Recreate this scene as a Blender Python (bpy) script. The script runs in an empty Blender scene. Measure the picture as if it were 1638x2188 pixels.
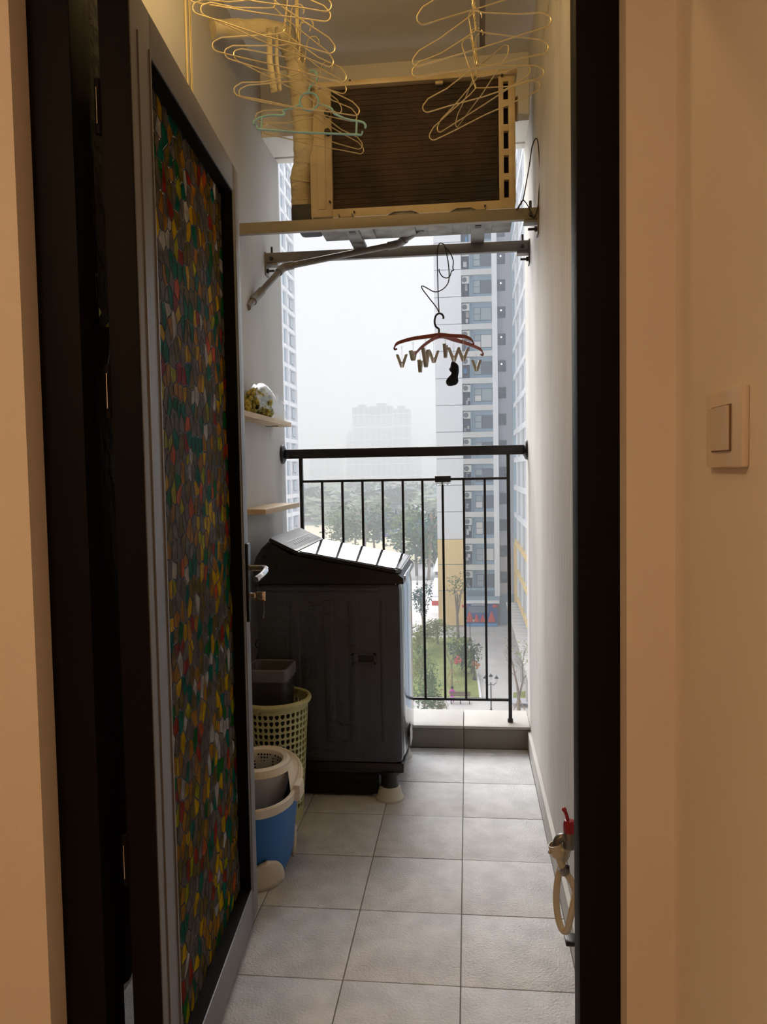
import bpy, bmesh, math, random
from mathutils import Vector, Matrix
random.seed(7)
S = bpy.context.scene
C = S.collection

# ------------------------------------------------------------------ camera
IMG_W, IMG_H, FPX = 1638, 2188, 1652.0
YAW, PITCH, ROLL, EYE = -0.10908, -0.05281, 0.01774, 1.30
_cy, _sy, _cp, _sp = math.cos(YAW), math.sin(YAW), math.cos(PITCH), math.sin(PITCH)
_f = Vector((_sy * _cp, _cy * _cp, _sp)); _r0 = Vector((_cy, -_sy, 0)); _d0 = -_r0.cross(_f)
_r = math.cos(ROLL) * _r0 + math.sin(ROLL) * _d0
_d = -math.sin(ROLL) * _r0 + math.cos(ROLL) * _d0
CAM_POS = Vector((0, 0, EYE))
cam_data = bpy.data.cameras.new('camera'); cam = bpy.data.objects.new('camera', cam_data); C.objects.link(cam)
cam_data.sensor_fit = 'VERTICAL'; cam_data.sensor_height = 24.0; cam_data.lens = FPX / IMG_H * 24.0
cam_data.clip_start = 0.05; cam_data.clip_end = 4000
_m = Matrix((( _r.x, -_d.x, -_f.x, 0), (_r.y, -_d.y, -_f.y, 0), (_r.z, -_d.z, -_f.z, EYE), (0, 0, 0, 1)))
cam.matrix_world = _m
S.camera = cam

def at(px, py, X=None, Y=None, Z=None):
    """Where the sight line through a pixel of the photograph meets a plane of the room (measuring aid)."""
    d = _r * (px - IMG_W / 2) + _d * (py - IMG_H / 2) + _f * FPX
    if X is not None: t = X / d.x
    elif Y is not None: t = Y / d.y
    else: t = (Z - EYE) / d.z
    return CAM_POS + d * t

# ------------------------------------------------------------------ sky, sun, exposure
world = bpy.data.worlds.new('overcast_sky'); S.world = world; world.use_nodes = True
_bg = world.node_tree.nodes['Background']
_bg.inputs[0].default_value = (0.93, 0.95, 1.0, 1); _bg.inputs[1].default_value = SKY_STRENGTH = 0.84
sun_data = bpy.data.lights.new('hazy_sun', 'SUN'); sun = bpy.data.objects.new('hazy_sun', sun_data); C.objects.link(sun)
sun_data.energy = 8.5; sun_data.angle = math.radians(70); sun_data.color = (1.0, 0.98, 0.96)
_dir = Vector((-0.42, 1.0, 0.62)).normalized()      # towards the sun
sun.rotation_euler = _dir.to_track_quat('Z', 'Y').to_euler()
sun.location = (-8, 30, 22)
BALCONY_W, KITCHEN_W = 7.5, 14.5                      # watts of the two warm lamps
vs = S.view_settings
vs.view_transform = 'Standard'; vs.look = 'None'; vs.exposure = 0.38; vs.gamma = 1.0; vs.use_curve_mapping = False
S.cycles.max_bounces = 6; S.cycles.diffuse_bounces = 4; S.cycles.glossy_bounces = 3; S.cycles.transmission_bounces = 5
S.cycles.transparent_max_bounces = 10; S.cycles.volume_bounces = 1
S.cycles.use_denoising = True; S.cycles.use_adaptive_sampling = True; S.cycles.adaptive_threshold = 0.03; S.cycles.adaptive_min_samples = 12; S.cycles.use_light_tree = False
S.cycles.sample_clamp_indirect = 6.0

# ------------------------------------------------------------------ materials
MATS = {}
def mat(name, col, rough=0.6, metal=0.0, col2=None, vscale=6.0, vdetail=4.0, stretch=(1, 1, 1), bump=0.0, bscale=60.0, bstretch=None,
        coat=0.0, trans=0.0, spec=0.5, emit=None, estr=0.0, lo=0.35, hi=0.65, alpha=1.0, sheen=0.0):
    if name in MATS: return MATS[name]
    m = bpy.data.materials.new(name); m.use_nodes = True
    nt = m.node_tree; b = nt.nodes['Principled BSDF']
    b.inputs['Base Color'].default_value = (*col, 1); b.inputs['Roughness'].default_value = rough; b.inputs['Metallic'].default_value = metal
    b.inputs['Specular IOR Level'].default_value = spec; b.inputs['Coat Weight'].default_value = coat
    b.inputs['Transmission Weight'].default_value = trans; b.inputs['Alpha'].default_value = alpha
    if emit: m.cycles.emission_sampling = 'NONE'
    if emit: b.inputs['Emission Color'].default_value = (*emit, 1); b.inputs['Emission Strength'].default_value = estr
    if col2 or bump:
        tc = nt.nodes.new('ShaderNodeTexCoord')
    if col2:
        mp = nt.nodes.new('ShaderNodeMapping'); mp.inputs['Scale'].default_value = stretch
        nt.links.new(tc.outputs['Object'], mp.inputs['Vector'])
        n = nt.nodes.new('ShaderNodeTexNoise'); n.inputs['Scale'].default_value = vscale; n.inputs['Detail'].default_value = vdetail
        nt.links.new(mp.outputs[0], n.inputs['Vector'])
        r = nt.nodes.new('ShaderNodeValToRGB'); r.color_ramp.elements[0].position = lo; r.color_ramp.elements[1].position = hi
        r.color_ramp.elements[0].color = (*col, 1); r.color_ramp.elements[1].color = (*col2, 1)
        nt.links.new(n.outputs['Fac'], r.inputs[0]); nt.links.new(r.outputs[0], b.inputs['Base Color'])
    if bump:
        mp2 = nt.nodes.new('ShaderNodeMapping'); mp2.inputs['Scale'].default_value = bstretch or (1, 1, 1)
        nt.links.new(tc.outputs['Object'], mp2.inputs['Vector'])
        n2 = nt.nodes.new('ShaderNodeTexNoise'); n2.inputs['Scale'].default_value = bscale; n2.inputs['Detail'].default_value = 5
        nt.links.new(mp2.outputs[0], n2.inputs['Vector'])
        bp = nt.nodes.new('ShaderNodeBump'); bp.inputs['Strength'].default_value = bump; bp.inputs['Distance'].default_value = 0.01
        nt.links.new(n2.outputs['Fac'], bp.inputs['Height']); nt.links.new(bp.outputs[0], b.inputs['Normal'])
    MATS[name] = m
    return m

def srgb(r, g, b):
    return tuple(((c / 255 + 0.055) / 1.055) ** 2.4 if c / 255 > 0.04045 else c / 255 / 12.92 for c in (r, g, b))

# ------------------------------------------------------------------ mesh helpers
class MB:
    """Collects shapes in world (or local) coordinates; build() links them as one mesh object."""
    def __init__(s): s.v = []; s.f = []; s.mi = []; s.cur = 0
    def _add(s, vs, fs):
        o = len(s.v); s.v += [tuple(x) for x in vs]
        for f in fs: s.f.append([i + o for i in f]); s.mi.append(s.cur)
        return s
    def box(s, x0, x1, y0, y1, z0, z1, bev=0.0, M=None):
        if bev:
            bm = bmesh.new(); bmesh.ops.create_cube(bm, size=1)
            bmesh.ops.scale(bm, vec=(abs(x1 - x0), abs(y1 - y0), abs(z1 - z0)), verts=bm.verts)
            bmesh.ops.translate(bm, vec=((x0 + x1) / 2, (y0 + y1) / 2, (z0 + z1) / 2), verts=bm.verts)
            bmesh.ops.bevel(bm, geom=bm.edges[:], offset=bev, segments=2, affect='EDGES', profile=0.6)
            bm.verts.index_update()
            vs = [v.co.copy() for v in bm.verts]; fs = [[v.index for v in f.verts] for f in bm.faces]; bm.free()
        else:
            vs = [Vector(q) for q in ((x0, y0, z0), (x1, y0, z0), (x1, y1, z0), (x0, y1, z0), (x0, y0, z1), (x1, y0, z1), (x1, y1, z1), (x0, y1, z1))]
            fs = [(3, 2, 1, 0), (4, 5, 6, 7), (0, 1, 5, 4), (1, 2, 6, 5), (2, 3, 7, 6), (3, 0, 4, 7)]
        if M is not None: vs = [M @ v for v in vs]
        return s._add(vs, fs)
    def bar(s, p0, p1, w, h, up=(0, 0, 1), bev=0.0):
        p0, p1 = Vector(p0), Vector(p1); d = p1 - p0; L = d.length; d.normalize()
        u = Vector(up); x = d.cross(u)
        if x.length < 1e-4: x = d.cross(Vector((1, 0, 0)))
        x.normalize(); u = x.cross(d)
        M = Matrix(((x.x, d.x, u.x, p0.x), (x.y, d.y, u.y, p0.y), (x.z, d.z, u.z, p0.z), (0, 0, 0, 1)))
        return s.box(-w / 2, w / 2, 0, L, -h / 2, h / 2, bev, M)
    def tube(s, pts, r, n=8, closed=False, caps=True):
        P = [Vector(p) for p in pts]; N = len(P)
        rs = r if isinstance(r, (list, tuple)) else [r] * N
        T = []
        for i in range(N):
            a = P[(i - 1) % N] if (closed or i > 0) else P[i]; b = P[(i + 1) % N] if (closed or i < N - 1) else P[i]
            t = b - a
            T.append(t.normalized() if t.length > 1e-9 else Vector((0, 0, 1)))
        ref = Vector((0, 0, 1)) if abs(T[0].z) < 0.9 else Vector((1, 0, 0))
        u = T[0].cross(ref).normalized(); vs = []
        for i in range(N):
            u = (u - T[i] * u.dot(T[i])); u = u.normalized() if u.length > 1e-6 else T[i].orthogonal().normalized()
            w = T[i].cross(u)
            for k in range(n):
                a = 2 * math.pi * k / n; vs.append(P[i] + (u * math.cos(a) + w * math.sin(a)) * rs[i])
        fs = []
        for i in range(N if closed else N - 1):
            j = (i + 1) % N
            for k in range(n):
                k2 = (k + 1) % n; fs.append((i * n + k, i * n + k2, j * n + k2, j * n + k))
        if caps and not closed:
            fs.append(tuple(range(n - 1, -1, -1))); fs.append(tuple((N - 1) * n + k for k in range(n)))
        return s._add(vs, fs)
    def cyl(s, p0, p1, r0, r1=None, n=16):
        return s.tube([p0, p1], [r0, r0 if r1 is None else r1], n)
    def lathe(s, prof, c=(0, 0, 0), n=24, M=None, sx=1.0, sy=1.0, a0=0.0, a1=2 * math.pi, capb=False, capt=False):
        full = abs(a1 - a0 - 2 * math.pi) < 1e-6; m = n if full else n + 1; vs = []; c = Vector(c)
        for r, z in prof:
            for k in range(m):
                a = a0 + (a1 - a0) * k / n; q = Vector((r * math.cos(a) * sx, r * math.sin(a) * sy, z))
                vs.append((M @ q if M is not None else q) + c)
        fs = []
        for i in range(len(prof) - 1):
            for k in range(n):
                k2 = (k + 1) % m; fs.append((i * m + k, i * m + k2, (i + 1) * m + k2, (i + 1) * m + k))
        if capb: fs.append(tuple(range(m - 1, -1, -1)))
        if capt: fs.append(tuple((len(prof) - 1) * m + k for k in range(m)))
        return s._add(vs, fs)
    def prism(s, poly, depth):
        """poly: list of 3-D points (planar, counter-clockwise from outside), depth: extrusion vector."""
        n = len(poly); P = [Vector(p) for p in poly]; D = Vector(depth)
        vs = P + [p + D for p in P]
        fs = [tuple(range(n - 1, -1, -1)), tuple(range(n, 2 * n))] + [(k, (k + 1) % n, n + (k + 1) % n, n + k) for k in range(n)]
        return s._add(vs, fs)
    def face(s, pts): return s._add(pts, [tuple(range(len(pts)))])
    def grid(s, rows, closed_u=False):
        n = len(rows[0]); vs = [p for r in rows for p in r]; fs = []
        for i in range(len(rows) - 1):
            for k in range(n if closed_u else n - 1):
                k2 = (k + 1) % n; fs.append((i * n + k, i * n + k2, (i + 1) * n + k2, (i + 1) * n + k))
        return s._add(vs, fs)
    def ball(s, c, r, n=12, m=8, sx=1, sy=1, sz=1):
        c = Vector(c); prof = [(max(1e-4, r * math.sin(math.pi * i / m)), -r * math.cos(math.pi * i / m) * sz) for i in range(m + 1)]
        return s.lathe(prof, c, n, sx=sx, sy=sy)
    def mesh(s, name, m, off=Vector((0, 0, 0)), smooth=True, ang=35):
        me = bpy.data.meshes.new(name)
        me.from_pydata([tuple(Vector(v) - off) for v in s.v], [], s.f)
        for k in (m if isinstance(m, (list, tuple)) else [m]): me.materials.append(k)
        if isinstance(m, (list, tuple)): me.polygons.foreach_set('material_index', s.mi)
        bm = bmesh.new(); bm.from_mesh(me); bmesh.ops.recalc_face_normals(bm, faces=bm.faces); bm.to_mesh(me); bm.free()
        if smooth:
            me.polygons.foreach_set('use_smooth', [True] * len(me.polygons)); me.set_sharp_from_angle(angle=math.radians(ang))
        me.update()
        return me
    def build(s, name, m, parent=None, smooth=True, local=False, base=None, ang=35):
        if parent is not None:
            off = Vector((0, 0, 0)) if local else wloc(parent)
        elif base is not None: off = Vector(base)
        else:
            xs = [v[0] for v in s.v]; ys = [v[1] for v in s.v]; zs = [v[2] for v in s.v]
            off = Vector(((min(xs) + max(xs)) / 2, (min(ys) + max(ys)) / 2, min(zs)))
        me = s.mesh(name, m, off, smooth, ang)
        o = bpy.data.objects.new(name, me); C.objects.link(o)
        if parent is not None: o.parent = parent
        else: o.location = off
        return o

def wloc(o):
    v = Vector(o.location)
    while o.parent: o = o.parent; v += Vector(o.location)
    return v
def empty(name, loc, rot=None):
    o = bpy.data.objects.new(name, None); C.objects.link(o); o.location = loc; o.empty_display_size = 0.05
    if rot: o.rotation_euler = rot
    return o
def tag(o, label=None, cat=None, group=None, kind=None):
    if label: o['label'] = label
    if cat: o['category'] = cat
    if group: o['group'] = group
    if kind: o['kind'] = kind
    return o
def thing(name, loc, label, cat, group=None, rot=None, kind=None):
    return tag(empty(name, loc, rot), label, cat, group, kind)
def copy_tree(o, parent=None):
    c = o.copy(); C.objects.link(c); c.parent = parent
    for ch in list(o.children): copy_tree(ch, c)
    return c
def smooth_path(pts, k=6, closed=False):
    P = [Vector(p) for p in pts]; n = len(P); out = []
    for i in range(n if closed else n - 1):
        p0 = P[(i - 1) % n] if (closed or i > 0) else P[i]; p1 = P[i]; p2 = P[(i + 1) % n]
        p3 = P[(i + 2) % n] if (closed or i + 2 < n) else p2
        for j in range(k):
            t = j / k
            out.append(0.5 * ((2 * p1) + (p2 - p0) * t + (2 * p0 - 5 * p1 + 4 * p2 - p3) * t * t + (3 * p1 - p0 - 3 * p2 + p3) * t ** 3))
    if not closed: out.append(P[-1])
    return out
def rnd(a, b): return random.uniform(a, b)

# ------------------------------------------------------------------ shared materials
PLASTER_OUT = mat('painted_plaster_grey', srgb(188, 184, 180), 0.75, col2=srgb(206, 202, 197), vscale=3.0, stretch=(1, 1, 0.35), bump=0.5, bscale=52, bstretch=(1.5, 1.5, 0.12))
PLASTER_SMOOTH = mat('painted_plaster_smooth', srgb(172, 170, 169), 0.8, col2=srgb(186, 183, 180), vscale=2.2, stretch=(1, 1, 0.4), bump=0.15, bscale=25, bstretch=(1, 1, 0.3))
PLASTER_IN = mat('cream_wall_paint', srgb(233, 222, 210), 0.7, col2=srgb(238, 228, 216), vscale=2.0, bump=0.06, bscale=120)
CEIL_WHITE = mat('ceiling_white', srgb(225, 222, 216), 0.8, col2=srgb(216, 212, 206), vscale=1.5)
ALU_DARK = mat('charcoal_aluminium', srgb(136, 137, 141), 0.45, 0.2, col2=srgb(126, 127, 132), vscale=5, stretch=(1, 1, 0.1))
ALU_BLACK = mat('black_coated_frame', srgb(20, 19, 21), 0.6, 0.0, spec=0.12)
TILE = mat('floor_tile_stone', srgb(186, 187, 190), 0.5, col2=srgb(204, 205, 208), vscale=14, vdetail=8, bump=0.5, bscale=150)
GROUT = mat('grey_grout', srgb(120, 117, 112), 0.9)
CURB_TILE_SHADED = mat('kerb_tile_shaded', srgb(112, 108, 102), 0.6, col2=srgb(122, 118, 112), vscale=5)  # shadow on the kerb's front face is put into this darker colour
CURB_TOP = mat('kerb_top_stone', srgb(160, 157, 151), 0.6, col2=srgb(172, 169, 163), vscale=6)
BLACK_IRON = mat('black_painted_iron', srgb(30, 30, 33), 0.45, 0.2)
CHROME = mat('chrome', (0.75, 0.75, 0.76), 0.12, 1.0)

XL, XR, YD0, YD1, YEND, ZC = -0.88, 0.275, 1.20, 1.34, 3.69, 3.05
def struct(name, mb, m, label, cat='structure', smooth=False, **k):
    return tag(mb.build(name, m, smooth=smooth, **k), label, cat, kind='structure')

# balcony walls, ceiling and head beam
struct('wall_left', MB().box(XL - 0.18, XL, YD1, YEND, -0.15, ZC), PLASTER_SMOOTH, 'grey painted plaster wall beside the washing machine', 'wall')
struct('wall_right', MB().box(XR, XR + 0.18, YD1, YEND + 0.02, -0.15, ZC), PLASTER_OUT, 'pale balcony wall with vertical trowel streaks, opposite the washing machine', 'wall')
struct('ceiling', MB().box(XL - 0.18, XR + 0.18, YD0, YEND, ZC, ZC + 0.16), CEIL_WHITE, 'white balcony ceiling above the wire hangers', 'ceiling')
bmb = MB().box(XL, XR, 3.40, YEND - 0.075, 2.77, ZC).box(XL, XR, YEND - 0.055, YEND, 2.77, ZC).box(XL, XR, YEND - 0.075, YEND - 0.055, 2.785, ZC)
struct('trim_1', bmb, CEIL_WHITE, 'plastered head beam with drip groove over the balcony opening', 'beam')

# tiled floor: every tile a piece of the floor
fl = MB().box(XL - 0.02, XR, YD1 - 0.14, YEND, -0.12, -0.004)
floor = struct('floor', fl, GROUT, 'light grey tiled balcony floor with dark grout lines', 'floor')
gx = [XL, -0.6328, -0.3328, -0.0328, 0.262]; gy = [1.345, 1.571, 1.890, 2.209, 2.528, 2.847, 3.166, 3.485, 3.566]
for i in range(4):
    for j in range(8):
        t = MB().box(gx[i] + 0.0016, gx[i + 1] - 0.0016, gy[j] + 0.0016, gy[j + 1] - 0.0016, -0.006, rnd(-0.0006, 0.0004), 0.0014)
        t.build('floor_tile', TILE, floor)
# raised kerb under the railing: front tiles and two top slabs
kerb = struct('trim_2', MB().box(XL, XR, 3.577, YEND + 0.12, -0.15, 0.095), GROUT, 'low tiled kerb at the foot of the railing', 'kerb')
for a, b in ((XL + 0.002, -0.6345), (-0.631, -0.0345), (-0.031, XR - 0.002)):
    MB().box(a, b, 3.566, 3.578, 0.001, 0.094, 0.001).build('kerb_tile_shaded', CURB_TILE_SHADED, kerb)
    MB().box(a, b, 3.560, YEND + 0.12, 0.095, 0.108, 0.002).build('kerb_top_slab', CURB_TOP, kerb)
bb = struct('baseboard_right', MB().box(0.262, XR + 0.001, YD1, 3.566, 0.0, 0.088, 0.002), mat('skirting_tile', srgb(176, 174, 170), 0.6, col2=srgb(186, 183, 178), vscale=8),
            'narrow stone skirting along the pale streaked wall', 'skirting')
# balcony-side face of the door wall and the kitchen beyond it
dw = MB().box(-2.6, -0.717, YD0, YD1, -0.15, 2.75).box(0.238, 0.60, YD0, YD1, -0.15, 2.75).box(-0.717, 0.238, YD0, YD1, 2.24, 2.75).box(-2.6, 0.6, YD0, YD1, 2.75, 3.05)
struct('wall_front', dw, PLASTER_IN, 'cream wall around the black balcony door frame', 'wall')
struct('wall_kitchen_right', MB().box(0.309, 0.45, -3.0, YD0, -0.1, 2.75), PLASTER_IN, 'cream side wall carrying the light switch', 'wall')
struct('wall_kitchen_left', MB().box(-2.7, -2.55, -3.0, YD0, -0.1, 2.75), PLASTER_IN, 'cream far side wall of the kitchen, out of sight behind the camera', 'wall')
struct('wall_back', MB().box(-2.7, 0.45, -3.15, -3.0, -0.1, 2.75), PLASTER_IN, 'cream back wall of the kitchen behind the camera', 'wall')
struct('ceiling_kitchen', MB().box(-2.7, 0.45, -3.15, YD0, 2.75, 2.9), CEIL_WHITE, 'white kitchen ceiling behind the camera', 'ceiling')
struct('floor_kitchen', MB().box(-2.7, 0.45, -3.15, YD1, -0.1, 0.03), mat('kitchen_floor', srgb(170, 150, 130), 0.4), 'beige kitchen floor below the camera', 'floor')

# ------------------------------------------------------------------ railing
YR, ZRAIL = 3.63, 1.388
rl = thing('balcony_railing', ((XL + XR) / 2, YR, 0.108), 'black iron balcony railing with thin upright bars across the opening', 'railing')
MB().bar((XL + 0.012, YR, ZRAIL), (XR - 0.012, YR, ZRAIL), 0.04, 0.044, bev=0.004).build('handrail', BLACK_IRON, rl)
for sx, xx in ((1, XL), (-1, XR)):
    M = Matrix.Rotation(math.pi / 2 * sx, 4, 'Y')
    MB().lathe([(0.047, 0), (0.047, 0.004), (0.044, 0.010), (0.030, 0.017), (0.024, 0.019), (0.001, 0.019)], (xx, YR, ZRAIL), 24, M).build('wall_flange', BLACK_IRON, rl)
zlo, zhi = at(1000, 1494, Y=YR).z, at(945, 1024, Y=YR).z
xs_post = (at(643, 1000, Y=YR).x, at(1085, 1000, Y=YR).x)
for xp in xs_post:
    MB().box(xp - 0.008, xp + 0.008, YR - 0.012, YR + 0.012, 0.113, ZRAIL - 0.02, 0.002).build('post', BLACK_IRON, rl)
    MB().cyl((xp, YR, 0.1085), (xp, YR, 0.125), 0.013, n=12).build('post_foot', BLACK_IRON, rl)
for z in (zlo, zhi):
    MB().box(xs_post[0], xs_post[1], YR - 0.007, YR + 0.007, z - 0.006, z + 0.006, 0.0015).build('cross_bar', BLACK_IRON, rl)
for pxb in (688, 731, 774, 817, 860, 902, 945, 990, 1035):
    xb = at(pxb, 1030, Y=YR).x
    MB().box(xb - 0.0055, xb + 0.0055, YR - 0.007, YR + 0.007, zlo, zhi, 0.0015).build('baluster', BLACK_IRON, rl)
# small solar lamp clipped on the upper cross bar
p0 = at(929, 1017, Y=YR - 0.02); p1 = at(963, 1036, Y=YR - 0.02)
sl = thing('railing_lamp', ((p0.x + p1.x) / 2, YR - 0.02, p1.z), 'small black clip-on lamp with clear lens on the railing bar', 'lamp')
MB().box(p0.x, p1.x, YR - 0.05, YR + 0.012, p1.z + 0.014, p0.z, 0.003).build('housing', BLACK_IRON, sl)
for k in range(4):
    w = (p1.x - p0.x - 0.004) / 4
    MB().box(p0.x + 0.002 + k * w + 0.001, p0.x + 0.002 + (k + 1) * w - 0.001, YR - 0.045, YR - 0.012, p1.z, p1.z + 0.014, 0.002).build('lens', mat('clear_plastic', (0.9, 0.92, 0.92), 0.15, trans=0.85), sl)

# ================================================================== outside: plaza, towers, trees, haze
G = -18.0
M_WHITE = mat('tower_white', srgb(242, 241, 244), 0.8)
M_YELLOW = mat('tower_ochre', srgb(246, 212, 150), 0.8, col2=srgb(248, 216, 156), vscale=1.0)
M_BLUE = mat('tower_blue_grey', srgb(150, 174, 192), 0.7)
M_BAND = mat('tower_band', srgb(212, 210, 208), 0.8)
M_GREY = mat('tower_grey', srgb(204, 204, 212), 0.8)
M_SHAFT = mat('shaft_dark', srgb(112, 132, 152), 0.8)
M_GLASS_D = mat('tower_glass', srgb(70, 88, 104), 0.12, spec=0.8)
M_GLASS_L = mat('curtained_glass', srgb(150, 166, 172), 0.25)
M_FRAME = mat('tower_window_frame', srgb(96, 110, 128), 0.5)
M_AC = mat('ac_white', srgb(214, 214, 210), 0.5)
M_ACFAN = mat('ac_fan_grey', srgb(96, 104, 112), 0.6)
M_PAVE = mat('plaza_paving', srgb(212, 209, 207), 0.8, col2=srgb(223, 220, 218), vscale=0.35, vdetail=8)
M_GRASS = mat('lawn', srgb(126, 140, 70), 0.9, col2=srgb(156, 164, 92), vscale=0.6, vdetail=8)
M_SOIL = mat('bare_ground', srgb(196, 178, 156), 0.9, col2=srgb(176, 172, 140), vscale=0.05, vdetail=6)
M_GND = mat('far_ground', srgb(70, 104, 106), 0.9, col2=srgb(94, 122, 112), vscale=0.02, vdetail=8)
M_ROAD = mat('asphalt', srgb(150, 152, 156), 0.85)
M_LEAF1 = mat('leaf_mid_green', srgb(70, 104, 62), 0.7, col2=srgb(104, 130, 76), vscale=0.8)
M_LEAF2 = mat('leaf_yellow_green', srgb(126, 140, 74), 0.7, col2=srgb(152, 158, 92), vscale=0.9)
M_LEAF3 = mat('leaf_blue_green', srgb(46, 92, 92), 0.7, col2=srgb(72, 114, 104), vscale=0.3)
M_BARK = mat('bark', srgb(128, 114, 102), 0.9, col2=srgb(150, 136, 122), vscale=3)
M_LAMPBLK = mat('lamp_black', srgb(46, 50, 56), 0.5)
M_LAMPGLS = mat('lamp_glass', srgb(205, 208, 208), 0.3)
M_RED = mat('banner_red', srgb(206, 62, 52), 0.7)
M_BLUEB = mat('banner_blue', srgb(44, 78, 146), 0.7)
M_LTBLUE = mat('banner_light_blue', srgb(96, 160, 214), 0.7)
M_SKIN = mat('skin', srgb(206, 160, 134), 0.7)

def patch(name, pts, z, m, label, cat, kind='structure'):
    P = [at(px, py, Z=z) for px, py in pts]
    return tag(MB().prism([(p.x, p.y, z - 0.06) for p in P], (0, 0, 0.06)).build(name, m, smooth=False), label, cat, kind=kind)
tag(MB().box(-900, 900, 8, 1700, G - 0.6, G - 0.15).build('ground', M_GND, smooth=False), 'hazy flat ground stretching to the horizon', 'ground', kind='structure')
tag(MB().box(-60, 40, 10, 135, G - 0.15, G).build('pavement', M_PAVE, smooth=False), 'pale stone paving of the plaza below the balcony', 'pavement', kind='structure')
patch('lawn', ((700, 1492), (1024, 1489), (1007, 1362), (700, 1362)), G + 0.10, M_GRASS, 'green lawn in the plaza below the balcony', 'lawn')
patch('kerb', ((1024, 1490), (1029, 1490), (1011, 1362), (1007.5, 1362)), G + 0.16, M_WHITE, 'white kerb edging the plaza lawn', 'kerb')
patch('path', ((1095, 1500), (1140, 1500), (1130, 1475), (1096, 1480)), G + 0.10, M_GRASS, 'small grass bed under the bare tree', 'lawn')
patch('path_wall', ((1093, 1502), (1140, 1503), (1140, 1492), (1093, 1491)), G + 0.35, M_GREY, 'grey planter wall in front of the small grass bed', 'kerb')
patch('road', ((600, 1243), (935, 1247), (935, 1205), (600, 1205)), G - 0.04, M_ROAD, 'grey road running behind the tower', 'road')
patch('field', ((560, 1204), (935, 1203), (905, 1138), (860, 1122), (690, 1122), (560, 1126)), G + 0.02, M_SOIL, 'bare sandy field beyond the road', 'field')
tag(MB().box(*[f(at(x, y, Z=G).x for x, y in ((842, 1118), (880, 1146))) for f in (min, max)], 224, 270, G + 0.05, G + 0.9).build('tarpaulin', M_BLUEB, smooth=False),
    'blue tarpaulin spread on the sandy field', 'tarpaulin')
tag(MB().box(-24, -6, 290, 330, G, G + 4.5).build('shed', mat('pale_blue_roof', srgb(168, 190, 214), 0.6), smooth=False), 'low shed with a pale blue roof beyond the field', 'shed')

# --- the near tower with blue recesses
TY, ST = 93.0, 3.18
zf = [8.33 + ST * k for k in range(-8, 9)]                     # underside of each floor band, low to high
tower = thing('apartment_tower', (0.8, TY + 8, -17.6), 'near apartment tower with white and ochre wall and blue window recesses', 'building')
MB().box(-3.6, 20, TY + 1.6, TY + 18, -17.6, 40).build('core_wall', M_GREY, tower, smooth=False)
MB().box(-3.71, 5.4, TY - 2.2, TY + 18, -18.0, -17.6).build('plinth', M_PAVE, tower, smooth=False)
for k in range(3):
    MB().box(-6.0, 4.6, TY - 2.2 - 0.35 * (k + 1), TY - 2.2 - 0.35 * k, -18.0, -17.6 - 0.1 * (k + 1)).build('step', M_BAND, tower, smooth=False)
ysplit = at(960, 1153, Y=TY).z
zb = -17.6
for k, z in enumerate([zf[0] - 0.6] + [q + 0.62 for q in zf[1:]]):
    m = M_YELLOW if z < ysplit + 0.5 else M_WHITE
    zt = ysplit if abs(z - ysplit) < 1.0 else z
    MB().box(-3.71, -0.5, TY, TY + 1.7, zb + 0.09, zt, 0.0).build('wall_panel', m, tower, smooth=False); zb = zt
MB().box(-3.68, -0.5, TY + 0.08, TY + 1.6, -17.6, zb).build('wall_backing', mat('joint_grey', srgb(160, 162, 168), 0.8), tower, smooth=False)
MB().box(3.07, 3.67, TY - 0.15, TY + 1.7, -13.9, 38).build('pilaster', M_WHITE, tower, smooth=False)
MB().box(0.5, 3.07, TY + 0.55, TY + 1.7, -17.6, 38).build('recess_wall', M_BLUE, tower, smooth=False)
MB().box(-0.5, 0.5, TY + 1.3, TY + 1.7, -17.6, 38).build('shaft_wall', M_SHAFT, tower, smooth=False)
MB().box(0.44, 0.52, TY + 0.1, TY + 1.5, -14, 38).build('shaft_side', M_BLUE, tower, smooth=False)
MB().box(3.67, 5.5, TY + 1.4, TY + 1.75, -13.9, 38).build('rear_wall', M_GREY, tower, smooth=False)
MB().box(3.67, 5.5, TY + 1.35, TY + 1.75, -17.6, -13.9).build('lobby_wall', M_BLUE, tower, smooth=False)
win_p = ac_p = rear_p = None
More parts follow.
